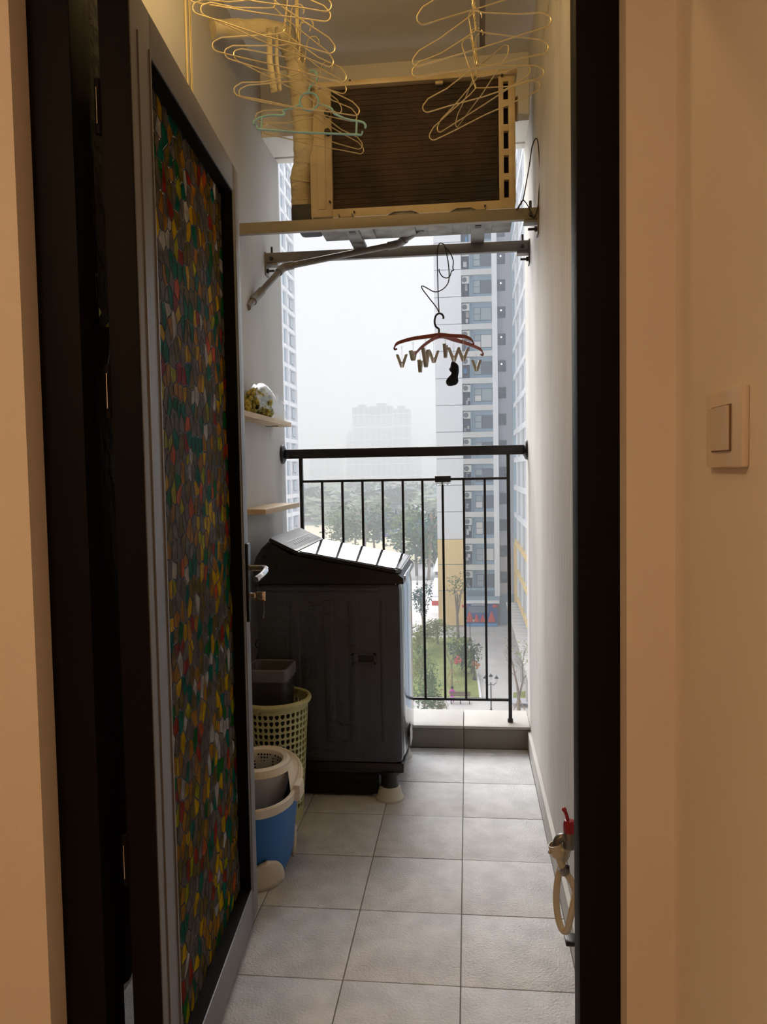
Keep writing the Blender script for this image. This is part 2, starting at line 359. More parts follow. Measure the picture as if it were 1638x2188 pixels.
for k, z in enumerate(zf):
    if z > 34 or k == 0: continue
    MB().box(-0.5, 3.07, TY + 0.02, TY + 1.5, z - 0.02, z + 0.62).build('floor_band', M_BAND, tower, smooth=False)
    lo = z - ST + 0.62
    if k == 1: continue
    # window of the blue recess: frame with a narrow double sash and a wide pane
    if win_p is None:
        w = empty('window', (0.9, TY + 0.55, z - 2.15)); w.parent = tower; w.location -= tower.location
        MB().box(0, 2.15, -0.05, 0.02, 0, 1.58).build('frame', M_FRAME, w, smooth=False, local=True)
        MB().box(0.07, 0.80, -0.08, -0.03, 0.83, 1.50).build('pane', M_GLASS_L, w, smooth=False, local=True)
        MB().box(0.07, 0.80, -0.08, -0.03, 0.08, 0.75).build('pane', M_GLASS_L, w, smooth=False, local=True)
        MB().box(0.88, 2.10, -0.08, -0.03, 0.08, 1.50).build('pane', M_GLASS_D, w, smooth=False, local=True)
        win_p = w
    else:
        w = copy_tree(win_p, tower); w.location = Vector((0.9, TY + 0.55, z - 2.15)) - tower.location
        for ch in w.children:
            if ch.name.startswith('pane') and random.random() < 0.45:
                ch.data = ch.data.copy(); ch.data.materials[0] = random.choice((M_GLASS_L, M_GLASS_D, M_BAND))
    if ac_p is None:
        a = empty('ac_unit', (0, TY + 0.2, z - 0.95)); a.parent = tower; a.location -= tower.location
        MB().box(-0.42, 0.42, 0, 0.35, 0, 0.82).build('case', M_AC, a, smooth=False, local=True)
        MB().lathe([(0.30, 0), (0.30, 0.04), (0.001, 0.05)], (-0.12, 0.0, 0.41), 14, Matrix.Rotation(math.pi / 2, 4, 'X')).build('fan_grille', M_ACFAN, a, local=True)
        ac_p = a
    else:
        a = copy_tree(ac_p, tower); a.location = Vector((0, TY + 0.2, z - 0.95)) - tower.location
    for q in range(random.choice((1, 2, 2))):
        x0 = rnd(-0.4, 0.1); z0 = lo + rnd(0.1, 0.9)
        MB().box(x0, x0 + rnd(0.2, 0.4), TY + 0.8, TY + 0.86, z0, z0 + rnd(0.3, 0.8)).build('laundry', random.choice((M_WHITE, M_LTBLUE, M_GREY, M_BAND, M_LEAF3)), tower, smooth=False)
    # paired window in the recessed grey wall
    if rear_p is None:
        w = empty('rear_window', (3.78, TY + 1.4, z - 1.75)); w.parent = tower; w.location -= tower.location
        MB().box(0, 0.92, -0.05, 0.02, 0, 1.35).build('frame', M_FRAME, w, smooth=False, local=True)
        for x0 in (0.05, 0.485):
            MB().box(x0, x0 + 0.385, -0.07, -0.03, 0.06, 0.66).build('pane', M_GLASS_D, w, smooth=False, local=True)
            MB().box(x0, x0 + 0.385, -0.07, -0.03, 0.72, 1.29).build('pane', M_GLASS_D, w, smooth=False, local=True)
        rear_p = w
    else:
        w = copy_tree(rear_p, tower); w.location = Vector((3.78, TY + 1.4, z - 1.75)) - tower.location
    if z > 12: MB().ball((4.18, TY + 1.28, z - 0.85), 0.09, 8, 6).build('lit_lamp', mat('far_lamp_light', (1, 1, 1), 0.5, emit=(1, 1, 0.95), estr=2.0), tower)
# shopfront at the tower's foot
sgn = thing('shop_banner', (1.3, TY, -17.55), 'blue shopfront banner with red figures at the foot of the tower', 'banner')
p0, p1 = at(991, 1338, Y=TY), at(1062, 1290, Y=TY)
zz = p0.z; hh = p1.z - p0.z; ww = p1.x - p0.x
MB().box(p0.x, p1.x, TY - 0.04, TY + 0.5, zz, zz + hh).build('panel', M_BLUEB, sgn, smooth=False)
MB().box(p0.x, p1.x, TY - 0.06, TY - 0.03, zz, zz + hh * 0.13).build('lower_strip', M_LTBLUE, sgn, smooth=False)
MB().box(p0.x + ww * .13, p0.x + ww * .72, TY - 0.06, TY - 0.03, zz + hh * 0.60, zz + hh * 0.88).build('window_strip', M_SHAFT, sgn, smooth=False)
MB().box(p0.x + ww * .22, p0.x + ww * .62, TY - 0.06, TY - 0.03, zz + hh * 0.93, zz + hh * 0.97).build('title_line', M_WHITE, sgn, smooth=False)
for u, s in ((0.17, 1.25), (0.38, 0.95), (0.56, 0.85), (0.83, 1.25)):
    MB().lathe([(0.36 * s, 0), (0.30 * s, 0.35 * s), (0.16 * s, 0.62 * s), (0.12 * s, 0.9 * s), (0.001, 1.0 * s)], (p0.x + ww * u, TY - 0.06, zz + hh * 0.2), 10, sy=0.3).build('figure', M_RED, sgn)
for u in (0.02, 0.93):
    MB().ball((p0.x + ww * u, TY - 0.1, zz + hh * 0.9), 0.3, 10, 6, sy=0.4, sx=1.1, sz=0.7).build('red_ornament', M_RED, sgn)
MB().box(-0.55, 3.6, TY - 0.25, TY + 0.8, zz + hh + 0.06, zz + hh + 0.42).build('shop_lintel', M_WHITE, tower, smooth=False)
MB().box(-0.5, 3.65, TY - 0.05, TY + 0.8, zz + hh + 0.42, zz + hh + 1.9).build('shop_fascia', M_BLUE, tower, smooth=False)
MB().box(-0.2, 3.2, TY - 0.09, TY - 0.04, zz + hh + 0.9, zz + hh + 1.6).build('fascia_louvre', M_SHAFT, tower, smooth=False)

# --- the long block on the right, seen along its facade
SX = 5.43
sb = thing('side_block', (SX + 6, 65, -17.6), 'long apartment block seen edge-on past the pale wall, ochre lower floors', 'building')
MB().box(SX + 0.35, SX + 12, 44, TY + 6, -17.6, 40).build('core_wall', mat('side_block_wall', srgb(188, 204, 216), 0.8), sb, smooth=False)
MB().box(SX - 0.05, SX + 1, TY - 0.6, TY + 0.6, -17.6, -7.5).build('corner_pier', M_YELLOW, sb, smooth=False)
MB().box(SX - 0.05, SX + 1, TY - 0.6, TY + 0.6, -7.5, 40).build('corner_pier', mat('tower_pale_blue', srgb(176, 192, 204), 0.8), sb, smooth=False)
swin = None
for k, z in enumerate(zf):
    if z > 36: continue
    m = M_YELLOW if z < -6.0 else M_WHITE
    MB().box(SX, SX + 0.6, 44, TY - 0.5, z + 0.05, z + 0.62).build('floor_band', m, sb, smooth=False)
    for c in range(14):
        y = TY - 3.3 - 3.3 * c
        if swin is None:
            w = empty('window', (SX + 0.35, y, z - 2.1)); w.parent = sb; w.location -= sb.location
            MB().box(-0.03, 0.05, 0, 1.5, 0, 1.7).build('frame', M_WHITE, w, smooth=False, local=True)
            for y0 in (0.07, 0.79):
                MB().box(-0.06, 0.0, y0, y0 + 0.64, 0.08, 1.62).build('pane', M_GLASS_D, w, smooth=False, local=True)
            swin = w
        else:
            w = copy_tree(swin, sb); w.location = Vector((SX + 0.35, y, z - 2.1)) - sb.location
for c in range(14):
    y = TY - 4.1 - 3.3 * c
    MB().box(SX + 0.05, SX + 0.5, y - 0.22, y + 0.12, -14.2, 40).build('upright_fin', M_WHITE if c % 2 == 0 else M_BAND, sb, smooth=False)
cn = thing('arcade_roof', (4.9, 78, -17.6), 'pale ribbed canopy roof along the foot of the side block', 'canopy')
MB().box(4.35, SX + 0.3, 50, TY - 0.6, -14.75, -14.55).build('deck', M_BAND, cn, smooth=False)
for c in range(24):
    y = TY - 1.6 - 1.7 * c
    MB().box(4.35, SX + 0.3, y, y + 0.12, -14.55, -14.48).build('rib', M_WHITE, cn, smooth=False)
for c in range(6):
    y = TY - 2 - 7 * c
    MB().box(4.5, 4.7, y, y + 0.25, -18, -14.75).build('post', M_BAND, cn, smooth=False)

# --- the tower on the left
LX = -30.2
lb = thing('left_tower', (LX - 8, 118, G), 'hazy tall block with gridded windows beyond the shelf wall', 'building')
MB().box(LX - 15, LX - 0.4, 96, 137.0, G, 64).build('core_wall', mat('left_tower_wall', srgb(196, 198, 212), 0.8), lb, smooth=False)
lw = lr = None
for k in range(26):
    z = -15.0 + 3.18 * k
    MB().box(LX - 0.5, LX + 0.02, 96, 137.0, z + 2.4, z + 3.05).build('floor_band', M_WHITE if z > -9 else M_YELLOW, lb, smooth=False)
    for y in (134.3, 131.2, 124.6, 121.4):
        if lw is None:
            w = empty('window', (LX - 0.4, y, z + 0.35)); w.parent = lb; w.location -= lb.location
            MB().box(-0.05, 0.06, 0, 2.0, 0, 1.9).build('frame', M_FRAME, w, smooth=False, local=True)
            for y0 in (0.12, 1.04):
                MB().box(0.0, 0.09, y0, y0 + 0.84, 0.12, 1.78).build('pane', mat('left_pane', srgb(186, 200, 210), 0.3), w, smooth=False, local=True)
            lw = w
        else:
            w = copy_tree(lw, lb); w.location = Vector((LX - 0.4, y, z + 0.35)) - lb.location
    MB().box(LX - 0.45, LX - 0.35, 127.6, 130.4, z, z + 2.4).build('recess_glass', M_BLUE, lb, smooth=False)
for y in (136.8, 130.7, 127.2, 120.8):
    MB().box(LX - 0.4, LX + 0.08, y - 0.25, y + 0.25, G, 64).build('upright_fin', M_WHITE, lb, smooth=False)

# --- distant towers and low houses in the haze
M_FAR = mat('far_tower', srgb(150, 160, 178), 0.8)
def far_tower(px0, px1, pyt, Y, label, wings=()):
    a, b = at(px0, pyt, Y=Y), at(px1, pyt, Y=Y)
    t = thing('distant_tower', ((a.x + b.x) / 2, Y + 15, G), label, 'building', 'distant towers in the haze')
    MB().box(a.x, b.x, Y, Y + 30, G, a.z).build('wall', M_FAR, t, smooth=False)
    MB().box(a.x + (b.x - a.x) * .3, a.x + (b.x - a.x) * .7, Y + 4, Y + 26, a.z, a.z + 4).build('roof_block', M_FAR, t, smooth=False)
    n = max(2, int((px1 - px0) / 11))
    for k in range(n):
        x = a.x + (b.x - a.x) * (k + 0.5) / n
        MB().box(x - 1.3, x + 1.3, Y - 1.2, Y + 0.5, G, a.z - 3).build('window_strip', mat('far_window', srgb(92, 108, 132), 0.6), t, smooth=False)
    for k in range(int((a.z - G) / 16)):
        MB().box(a.x, b.x, Y - 1.5, Y + 0.5, G + 16 * k + 12, G + 16 * k + 13.2).build('floor_band', M_WHITE, t, smooth=False)
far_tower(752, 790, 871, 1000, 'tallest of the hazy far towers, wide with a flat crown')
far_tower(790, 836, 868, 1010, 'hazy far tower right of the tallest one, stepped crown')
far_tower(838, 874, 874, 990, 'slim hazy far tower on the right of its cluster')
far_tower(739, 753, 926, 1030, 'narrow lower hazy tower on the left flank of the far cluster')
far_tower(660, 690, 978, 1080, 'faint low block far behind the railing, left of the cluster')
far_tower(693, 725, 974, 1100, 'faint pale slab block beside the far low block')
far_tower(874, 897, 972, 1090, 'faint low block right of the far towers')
cols = [mat('house_%d' % i, srgb(*c), 0.8) for i, c in enumerate(((206, 200, 196), (190, 176, 170), (160, 168, 180), (214, 214, 216), (172, 120, 108), (150, 160, 150)))]
for i in range(44):
    Y = rnd(430, 820); px = rnd(640, 935); c = at(px, 1020, Y=Y); w = rnd(5, 11); h = rnd(5, 13)
    t = thing('distant_house', (c.x, Y, G), 'one of the small hazy houses scattered along the horizon', 'house', 'small houses along the hazy horizon')
    MB().box(c.x - w, c.x + w, Y - 6, Y + 6, G, G + h).build('wall', cols[i % 6], t, smooth=False)
    MB().box(c.x - w - 0.6, c.x + w + 0.6, Y - 6.6, Y + 6.6, G + h, G + h + 1.2).build('roof', cols[(i * 5 + 4) % 6], t, smooth=False)

# --- trees and bushes
def crown_mesh(name, m, rx, ry, rz, n, leaf, seed, hollow=0.35):
    rg = random.Random(seed); mb = MB()
    blobs = [(rg.uniform(-.55, .55) * rx, rg.uniform(-.55, .55) * ry, rg.uniform(-.5, .6) * rz, rg.uniform(.38, .6)) for _ in range(9)]
    for i in range(n):
        bx, by, bz, br = rg.choice(blobs)
        d = Vector((rg.gauss(0, 1), rg.gauss(0, 1), rg.gauss(0, 1))).normalized() * (rg.uniform(hollow, 1) ** 0.6)
        p = Vector((bx + d.x * rx * br, by + d.y * ry * br, bz + d.z * rz * br))
        u = Vector((rg.gauss(0, 1), rg.gauss(0, 1), rg.gauss(0, .6))).normalized(); w = u.orthogonal().normalized()
        s = leaf * rg.uniform(.6, 1.3)
        mb.face([p - u * s, p + w * s * .5, p + u * s, p - w * s * .5])
    return mb.mesh(name, m, smooth=False)
def tree(name, px, py, h, rx, rz, me, label, cat='tree', group=None, z=G, trunk=0.12, tm=None, low=None):
    p = at(px, py, Z=z); t = thing(name, p, label, cat, group)
    tb = MB().tube([(0, 0, 0), (rnd(-.05, .05) * h, 0, h * 0.45), (rnd(-.06, .06) * h, 0, h * 0.8)], [trunk, trunk * .75, trunk * .4], 7)
    for k in range(4):
        a = rnd(0, 6.28); tb.tube([(0, 0, h * rnd(.4, .6)), (math.cos(a) * rx * .5, math.sin(a) * rx * .5, h * rnd(.7, .85))], [trunk * .5, trunk * .2], 5)
    tb.build('trunk', tm or M_BARK, t, local=True)
    o = bpy.data.objects.new('crown', me); C.objects.link(o); o.parent = t; o.location = (0, 0, max(rz * 0.8, h - rz * 0.75) if low is None else h * low); o.scale = (rx, rx, rz); o.rotation_euler = (0, 0, rnd(0, 6.28))
    return t
cm = {}
for nm, m in (('mid', M_LEAF1), ('yel', M_LEAF2), ('blu', M_LEAF3)):
    for v in range(2): cm[nm, v] = crown_mesh('crown_%s' % nm, m, 1, 1, 1, 700, 0.085, 11 + v + ord(nm[0]) % 5)
cfar = [crown_mesh('crown_far', m, 1, 1, 1, 420, 0.17, 31 + i) for i, m in enumerate((M_LEAF3, M_LEAF1, M_LEAF3))]
tree('slender_tree', 979, 1366, 7.2, 1.5, 1.4, crown_mesh('crown_sparse', M_LEAF1, 1, 1, 1, 260, 0.09, 5), 'slender tree with tufted crown in front of the ochre wall', trunk=0.18)
tree('round_tree', 905, 1352, 5.6, 1.7, 2.3, cm['blu', 0], 'round blue-green tree left of the ochre tower wall')
tree('feathery_bush', 935, 1378, 3.0, 2.0, 1.4, cm['yel', 0], 'feathery yellow-green bush at the top of the lawn', 'bush')
tree('feathery_bush', 905, 1395, 3.2, 2.2, 1.6, cm['yel', 1], 'broad yellow-green bush on the lawn behind the washing machine edge', 'bush')
tree('flowering_bush', 1008, 1440, 3.3, 1.35, 2.2, cm['mid', 0], 'dense green bush with orange flowers beside the plaza path', 'bush')
tree('flowering_bush', 987, 1432, 3.0, 1.3, 1.9, cm['blu', 1], 'dark green bush with red blossoms on the lawn', 'bush')
for q, (px, py, hh_) in enumerate(((893, 1420, 3.4), (905, 1455, 3.0), (897, 1480, 3.6), (915, 1490, 1.8))):
    tree('young_conifer', px, py, hh_, 0.9, 1.7, cm['mid' if q % 2 else 'yel', q % 2], ('tall young conifer at the lawn edge by the washing machine', 'middle young conifer on the lawn, in front of the tall one', 'loose pale conifer at the near corner of the lawn', 'smallest young conifer by the near lawn edge')[q], 'tree', 'young conifers on the lawn', trunk=0.05)
tree('leafy_shrub', 905, 1530, 2.4, 1.7, 1.5, cm['mid', 1], 'leafy shrub just beyond the kerb beside the washing machine', 'bush')
tree('leafy_shrub', 940, 1535, 1.5, 0.9, 0.9, cm['yel', 1], 'small pale shrub beside the leafy shrub', 'bush')
for q, (px, py, hh_, rx) in enumerate(((778, 1186, 14, 9), (800, 1180, 12, 7), (757, 1178, 11, 6.5), (890, 1230, 13, 6.5), (915, 1238, 15, 6.5), (933, 1228, 14, 6), (906, 1200, 11, 7))):
    tree('broad_tree', px, py, hh_, rx, hh_ * .5, cm['blu' if q % 2 else 'mid', q % 2],
         ('broad tree standing alone on the sandy field', 'tree right behind the broad field tree', 'smaller tree left of the broad field tree', 'tree by the road left of the ochre wall', 'tallest tree by the road next to the ochre wall', 'tree half hidden by the ochre wall', 'tree behind the roadside trees, near the blue tarpaulin')[q], trunk=0.3, low=0.5)
for i in range(95):
    py = 1050 + 66 * (i / 95) ** 0.8; px = rnd(640, 936)
    if i % 6 == 0: px = rnd(560, 660)
    tree('belt_tree', px, py, rnd(8, 13), rnd(9, 16), rnd(6, 9), cfar[i % 3], 'hazy tree in the green belt beyond the sandy field', 'tree', 'hazy trees of the green belt', trunk=0.4, low=0.45)
# staked young tree
stt = thing('staked_tree', at(965, 1470, Z=G), 'bare young tree held by wooden stakes on the lawn', 'tree')
b = MB().tube([(0, 0, 0), (0.05, 0, 1.6), (-0.05, 0, 2.6)], [0.07, 0.05, 0.03], 6)
for k in range(9):
    a = rnd(0, 6.28); b.tube([(0, 0, rnd(1.5, 2.5)), (math.cos(a) * .5, math.sin(a) * .5, rnd(2.6, 3.8)), (math.cos(a) * .6, math.sin(a) * .6, rnd(3.4, 4.4))], [0.025, 0.015, 0.006], 4)
b.build('trunk', M_BARK, stt, local=True)
for a in (0.3, 2.4, 4.5): MB().tube([(math.cos(a) * .8, math.sin(a) * .8, 0), (math.cos(a) * .12, math.sin(a) * .12, 1.7)], 0.035, 6).build('stake', mat('stake_wood', srgb(186, 156, 116), 0.8), stt, local=True)
for z, r in ((0.55, .62), (1.25, .33)):
    for a in (0.3, 2.4, 4.5): MB().tube([(math.cos(a) * r, math.sin(a) * r, z), (math.cos(a + 2.1) * r, math.sin(a + 2.1) * r, z)], 0.025, 5).build('tie_rail', MATS['stake_wood'], stt, local=True)
# bare tree on the right
bt = thing('bare_tree', at(1108, 1530, Z=G), 'leafless tree with propped trunk close to the pale balcony wall', 'tree')
b = MB().tube([(0, 0, 0), (0, 0, 1.4), (-.1, 0, 2.4), (-.5, 0, 4.4), (-.9, 0, 5.6)], [0.15, 0.13, 0.09, 0.05, 0.02], 7).tube([(0, 0, 1.4), (.35, .1, 2.8), (.3, .1, 4.2), (.6, .1, 5.4)], [0.09, 0.07, 0.04, 0.015], 6)
for k in range(16):
    zz_ = rnd(2.4, 5.2); s = -1 if k % 2 else 1; x0 = (-0.1 - .22 * (zz_ - 2.4)) if s < 0 else (0.33 + .05 * (zz_ - 3)); b.tube([(x0, 0, zz_), (x0 + rnd(-.5, .5), rnd(-.4, .4), zz_ + .5), (x0 + rnd(-.8, .8), rnd(-.6, .6), zz_ + 1.0)], [0.025, 0.014, 0.006], 4)
b.build('trunk', M_BARK, bt, local=True)
for a in (0.2, 2.3, 4.4): MB().tube([(math.cos(a) * .7, math.sin(a) * .7, 0), (math.cos(a) * .1, math.sin(a) * .1, 1.3)], 0.03, 6).build('stake', MATS['stake_wood'], bt, local=True)
tf = MB()
for k in range(70):
    p = Vector((rnd(-1.0, .9), rnd(-.6, .6), rnd(4.2, 6.2))); u = Vector((rnd(-1, 1), rnd(-1, 1), rnd(-1, 1))).normalized() * .1; w = u.orthogonal().normalized() * .05
    tf.face([p - u, p + w, p + u, p - w])
tf.build('leaves', M_LEAF2, bt, local=True, smooth=False)
# flowers
for px, py, z, m, lab in ((977, 1410, 2.1, mat('pink_blossom', srgb(206, 92, 92), 0.7), 'cluster of red blossoms on the dark green bush'), (1017, 1420, 1.2, mat('orange_blossom', srgb(224, 140, 84), 0.7), 'cluster of orange blossoms beside the path')):
    p = at(px, py, Z=G + z); fb = MB()
    for k in range(16): fb.ball((p.x + rnd(-.3, .3), p.y + rnd(-.3, .3), p.z + rnd(-.3, .3)), 0.11, 6, 4)
    tag(fb.build('blossom_cluster', m), lab, 'flowers', kind='stuff')
# plaza lamps
def plaza_lamp(px, py, h, arms, label, span=0.42):
    t = thing('plaza_lamp', at(px, py, Z=G), label, 'street lamp', 'black lantern posts on the plaza')
    MB().lathe([(0.16, 0), (0.15, 0.25), (0.07, 0.45), (0.05, 0.6), (0.045, h - 0.7), (0.05, h - 0.62)], n=10, capb=True, capt=True).build('post', M_LAMPBLK, t, local=True)
    for s in arms:
        if s: MB().tube([(0, 0, h - 0.75), (s * span * .5, 0, h - 0.85), (s * span, 0, h - 0.62)], 0.028, 6).build('arm', M_LAMPBLK, t, local=True)
        x = s * span; z0 = h - 0.6 if s else h - 0.45
        MB().lathe([(0.07, 0), (0.13, 0.30)], (x, 0, z0), 8, capb=True, capt=True).build('lantern', M_LAMPGLS, t, local=True)
        MB().lathe([(0.18, 0.30), (0.10, 0.42), (0.03, 0.48), (0.015, 0.58)], (x, 0, z0), 8, capb=True, capt=True).build('cap', M_LAMPBLK, t, local=True)
plaza_lamp(1049, 1527, 3.2, (-1, 0, 1), 'three-armed black lantern post standing nearest on the path', 0.44)
plaza_lamp(1013, 1455, 3.6, (-1, 1), 'two-armed black lantern post at the lawn corner')
plaza_lamp(1004, 1372, 2.9, (-1, 1), 'farthest lantern post in front of the shop banner')
plaza_lamp(891, 1250, 7.0, (0,), 'single tall lamp by the road behind the trees')
# bench with a seated person
bn = thing('park_bench', at(983, 1503, Z=G), 'slatted brown bench at the edge of the plaza lawn', 'bench')
for k in range(3): MB().box(-0.85, 0.85, -0.18 + 0.13 * k, -0.08 + 0.13 * k, 0.43, 0.47).build('seat_slat', mat('bench_wood', srgb(120, 92, 78), 0.7), bn, local=True, smooth=False)
for k in range(3): MB().box(-0.85, 0.85, 0.22, 0.26, 0.55 + 0.13 * k, 0.65 + 0.13 * k).build('back_slat', MATS['bench_wood'], bn, local=True, smooth=False)
for x in (-0.75, 0, 0.75): MB().box(x - 0.03, x + 0.03, -0.2, 0.26, 0, 0.44).build('leg', M_LAMPBLK, bn, local=True, smooth=False)
q = at(966, 1500, Z=G); q.z = G
me = bpy.data.meshes.new('person'); pts = [(0, 0.1, .50), (0, .12, .74), (0, .12, .95), (0, .1, 1.04), (0, .07, 1.16), (-.09, -.28, .50), (-.09, -.32, .08), (.09, -.28, .50), (.09, -.32, .08), (-.2, .08, .92), (-.24, -.02, .68), (.2, .08, .92), (.24, -.02, .68)]
me.from_pydata(pts, [(0, 1), (1, 2), (2, 3), (3, 4), (0, 5), (5, 6), (0, 7), (7, 8), (2, 9), (9, 10), (2, 11), (11, 12)], [])
po = bpy.data.objects.new('person', me); C.objects.link(po); po.location = q
tag(po, 'person in a pink top sitting on the plaza bench', 'person')
md = po.modifiers.new('skin', 'SKIN'); sub = po.modifiers.new('sub', 'SUBSURF'); sub.levels = 1; sub.render_levels = 1
for i, r in enumerate((.14, .15, .15, .06, .10, .08, .05, .08, .05, .06, .045, .06, .045)):
    me.skin_vertices[0].data[i].radius = (r, r * .85)
me.skin_vertices[0].data[0].use_root = True
me.materials.append(mat('pink_top', srgb(214, 70, 190), 0.8))
hr = MB().ball((0, .09, 1.20), 0.125, 10, 8, sz=1.1).build('hair', mat('dark_hair', srgb(40, 34, 34), 0.8), po, local=True)
# awnings beside the tower
for k, (px0, px1, pyt, pyb) in enumerate(((925, 941, 1200, 1222), (918, 942, 1245, 1276))):
    a, b2 = at(px0, pyb, Y=118 - 8 * k), at(px1, pyt, Y=118 - 8 * k)
    tag(MB().prism([(a.x, a.y, a.z), (b2.x + 1, a.y, a.z), (b2.x + 1, a.y + 4, b2.z), (a.x + .5, a.y + 4, b2.z)], (0, 0, 0.15)).build('shop_awning', M_WHITE, smooth=False),
        ('upper white awning behind the ochre wall', 'lower white awning behind the ochre wall')[k], 'awning', 'white awnings behind the tower')
a, b2 = at(922, 1294, Y=104), at(938, 1284, Y=104)
tag(MB().box(a.x, b2.x, 104, 104.3, a.z, b2.z).build('shop_sign', M_RED, smooth=False), 'small red shop sign beside the ochre wall', 'sign')
# excavator-like boom beyond the field
bo = thing('crane_boom', at(936, 1112, Y=150), 'yellow and white crane boom slanting behind the ochre wall', 'crane')
MB().bar(at(940, 1116, Y=150), at(915, 1099, Y=150), 0.5, 0.6).build('lower_boom', mat('machine_yellow', srgb(236, 170, 70), 0.6), bo)
MB().bar(at(915, 1099, Y=150), at(884, 1079, Y=150), 0.25, 0.3).build('upper_boom', M_WHITE, bo)
MB().bar(at(940, 1116, Y=150), (at(940, 1116, Y=150).x, 150, G), 1.2, 1.2, up=(0, 1, 0)).build('mast', MATS['machine_yellow'], bo)

# --- haze
hz = tag(MB().box(-1000, 1000, 9, 1650, G - 0.5, 60).build('haze', None, smooth=False), 'pale winter haze filling the air outside', 'haze', kind='stuff')
hm = bpy.data.materials.new('haze'); hm.use_nodes = True; hn = hm.node_tree
hn.nodes.remove(hn.nodes['Principled BSDF'])
sc_ = hn.nodes.new('ShaderNodeVolumeScatter'); sc_.inputs['Density'].default_value = 0.0016; sc_.inputs['Color'].default_value = (0.965, 0.965, 1.0, 1); sc_.inputs['Anisotropy'].default_value = 0.0
ab_ = hn.nodes.new('ShaderNodeVolumeAbsorption'); ab_.inputs['Density'].default_value = 0.0009; ab_.inputs['Color'].default_value = (0.0, 0.0, 0.0, 1)
ad_ = hn.nodes.new('ShaderNodeAddShader'); hn.links.new(sc_.outputs[0], ad_.inputs[0]); hn.links.new(ab_.outputs[0], ad_.inputs[1])
hn.links.new(ad_.outputs[0], hn.nodes['Material Output'].inputs['Volume'])
hz.data.materials.clear(); hz.data.materials.append(hm)

# ================================================================== door frame and open door leaf
trim = tag(empty('trim_3', (-0.24, 1.27, 0.03)), 'black metal frame lining the balcony doorway', 'door frame', kind='structure')
YF0, YF1 = 1.25, 1.315
MB().box(-0.717, -0.643, YF0, YF1, 0.0, 2.24, 0.002).box(-0.717, -0.655, YF1 - 0.001, YD1 + 0.005, 0.0, 2.24, 0.001).build('jamb', ALU_BLACK, trim)
MB().box(0.173, 0.238, YF0, YF1, 0.0, 2.24, 0.002).box(0.182, 0.238, YF1 - 0.001, YD1 + 0.005, 0.0, 2.24, 0.001).build('jamb', ALU_BLACK, trim)
MB().box(-0.717, 0.238, YF0, YF1, 2.165, 2.24, 0.002).build('head', ALU_BLACK, trim)
MB().box(-0.717, 0.238, YF0, YD1, -0.02, 0.045, 0.002).build('threshold', ALU_BLACK, trim)

# leaf: hinge edge near the camera, lock edge deep in the balcony
HN = Vector((-0.553, 1.285, 0)); FAR = Vector((-0.624, 2.142, 0))
U = (FAR - HN); LEN = U.length; U.normalize(); NRM = Vector((U.y, -U.x, 0))      # NRM points to the corridor (+X)
ZB, ZT, TH = 0.028, 2.134, 0.052
leaf = tag(empty('door_1', (HN + FAR) / 2 + Vector((0, 0, ZB))), 'open dark framed balcony door with stained-glass-look panel', 'door', kind='structure')
DM = Matrix(((U.x, -NRM.x, 0, HN.x), (U.y, -NRM.y, 0, HN.y), (0, 0, 1, 0), (0, 0, 0, 1)))   # local: x along leaf, y away from corridor, z up
SW, TR, BR = 0.105, 0.075, 0.10
SF = 0.075
def leafbox(name, x0, x1, z0, z1, m=ALU_DARK, y0=0.0, y1=TH, bev=0.003):
    return MB().box(x0, x1, y0, y1, z0, z1, bev, DM).build(name, m, leaf)
leafbox('hinge_stile', 0, SW, ZB, ZT); leafbox('lock_stile', LEN - SF, LEN, ZB, ZT)
leafbox('top_rail', SW, LEN - SF, ZT - TR, ZT); leafbox('bottom_rail', SW, LEN - SF, ZB, ZB + BR)
leafbox('hinge_edge', -0.004, 0.006, ZB + 0.002, ZT - 0.002, ALU_BLACK, 0.002, TH + 0.001, 0.001)
# thin raised beads along the stiles
for x in (SW - 0.012, LEN - SF + 0.006, 0.03):
    leafbox('bead', x, x + 0.006, ZB + 0.09, ZT - 0.07, ALU_DARK, -0.003, 0.002, 0.001)
GD = 0.034                                                       # glass plane behind the face
gx0, gx1, gz0, gz1 = SW, LEN - SF, ZB + BR, ZT - TR
for nm, b in (('glazing_rebate', (gx0, gx0 + 0.004, gz0, gz1)), ('glazing_rebate', (gx1 - 0.004, gx1, gz0, gz1)), ('glazing_rebate', (gx0, gx1, gz1 - 0.004, gz1)), ('glazing_rebate', (gx0, gx1, gz0, gz0 + 0.004))):
    leafbox(nm, *b, ALU_BLACK, 0.003, TH - 0.004, 0.0)
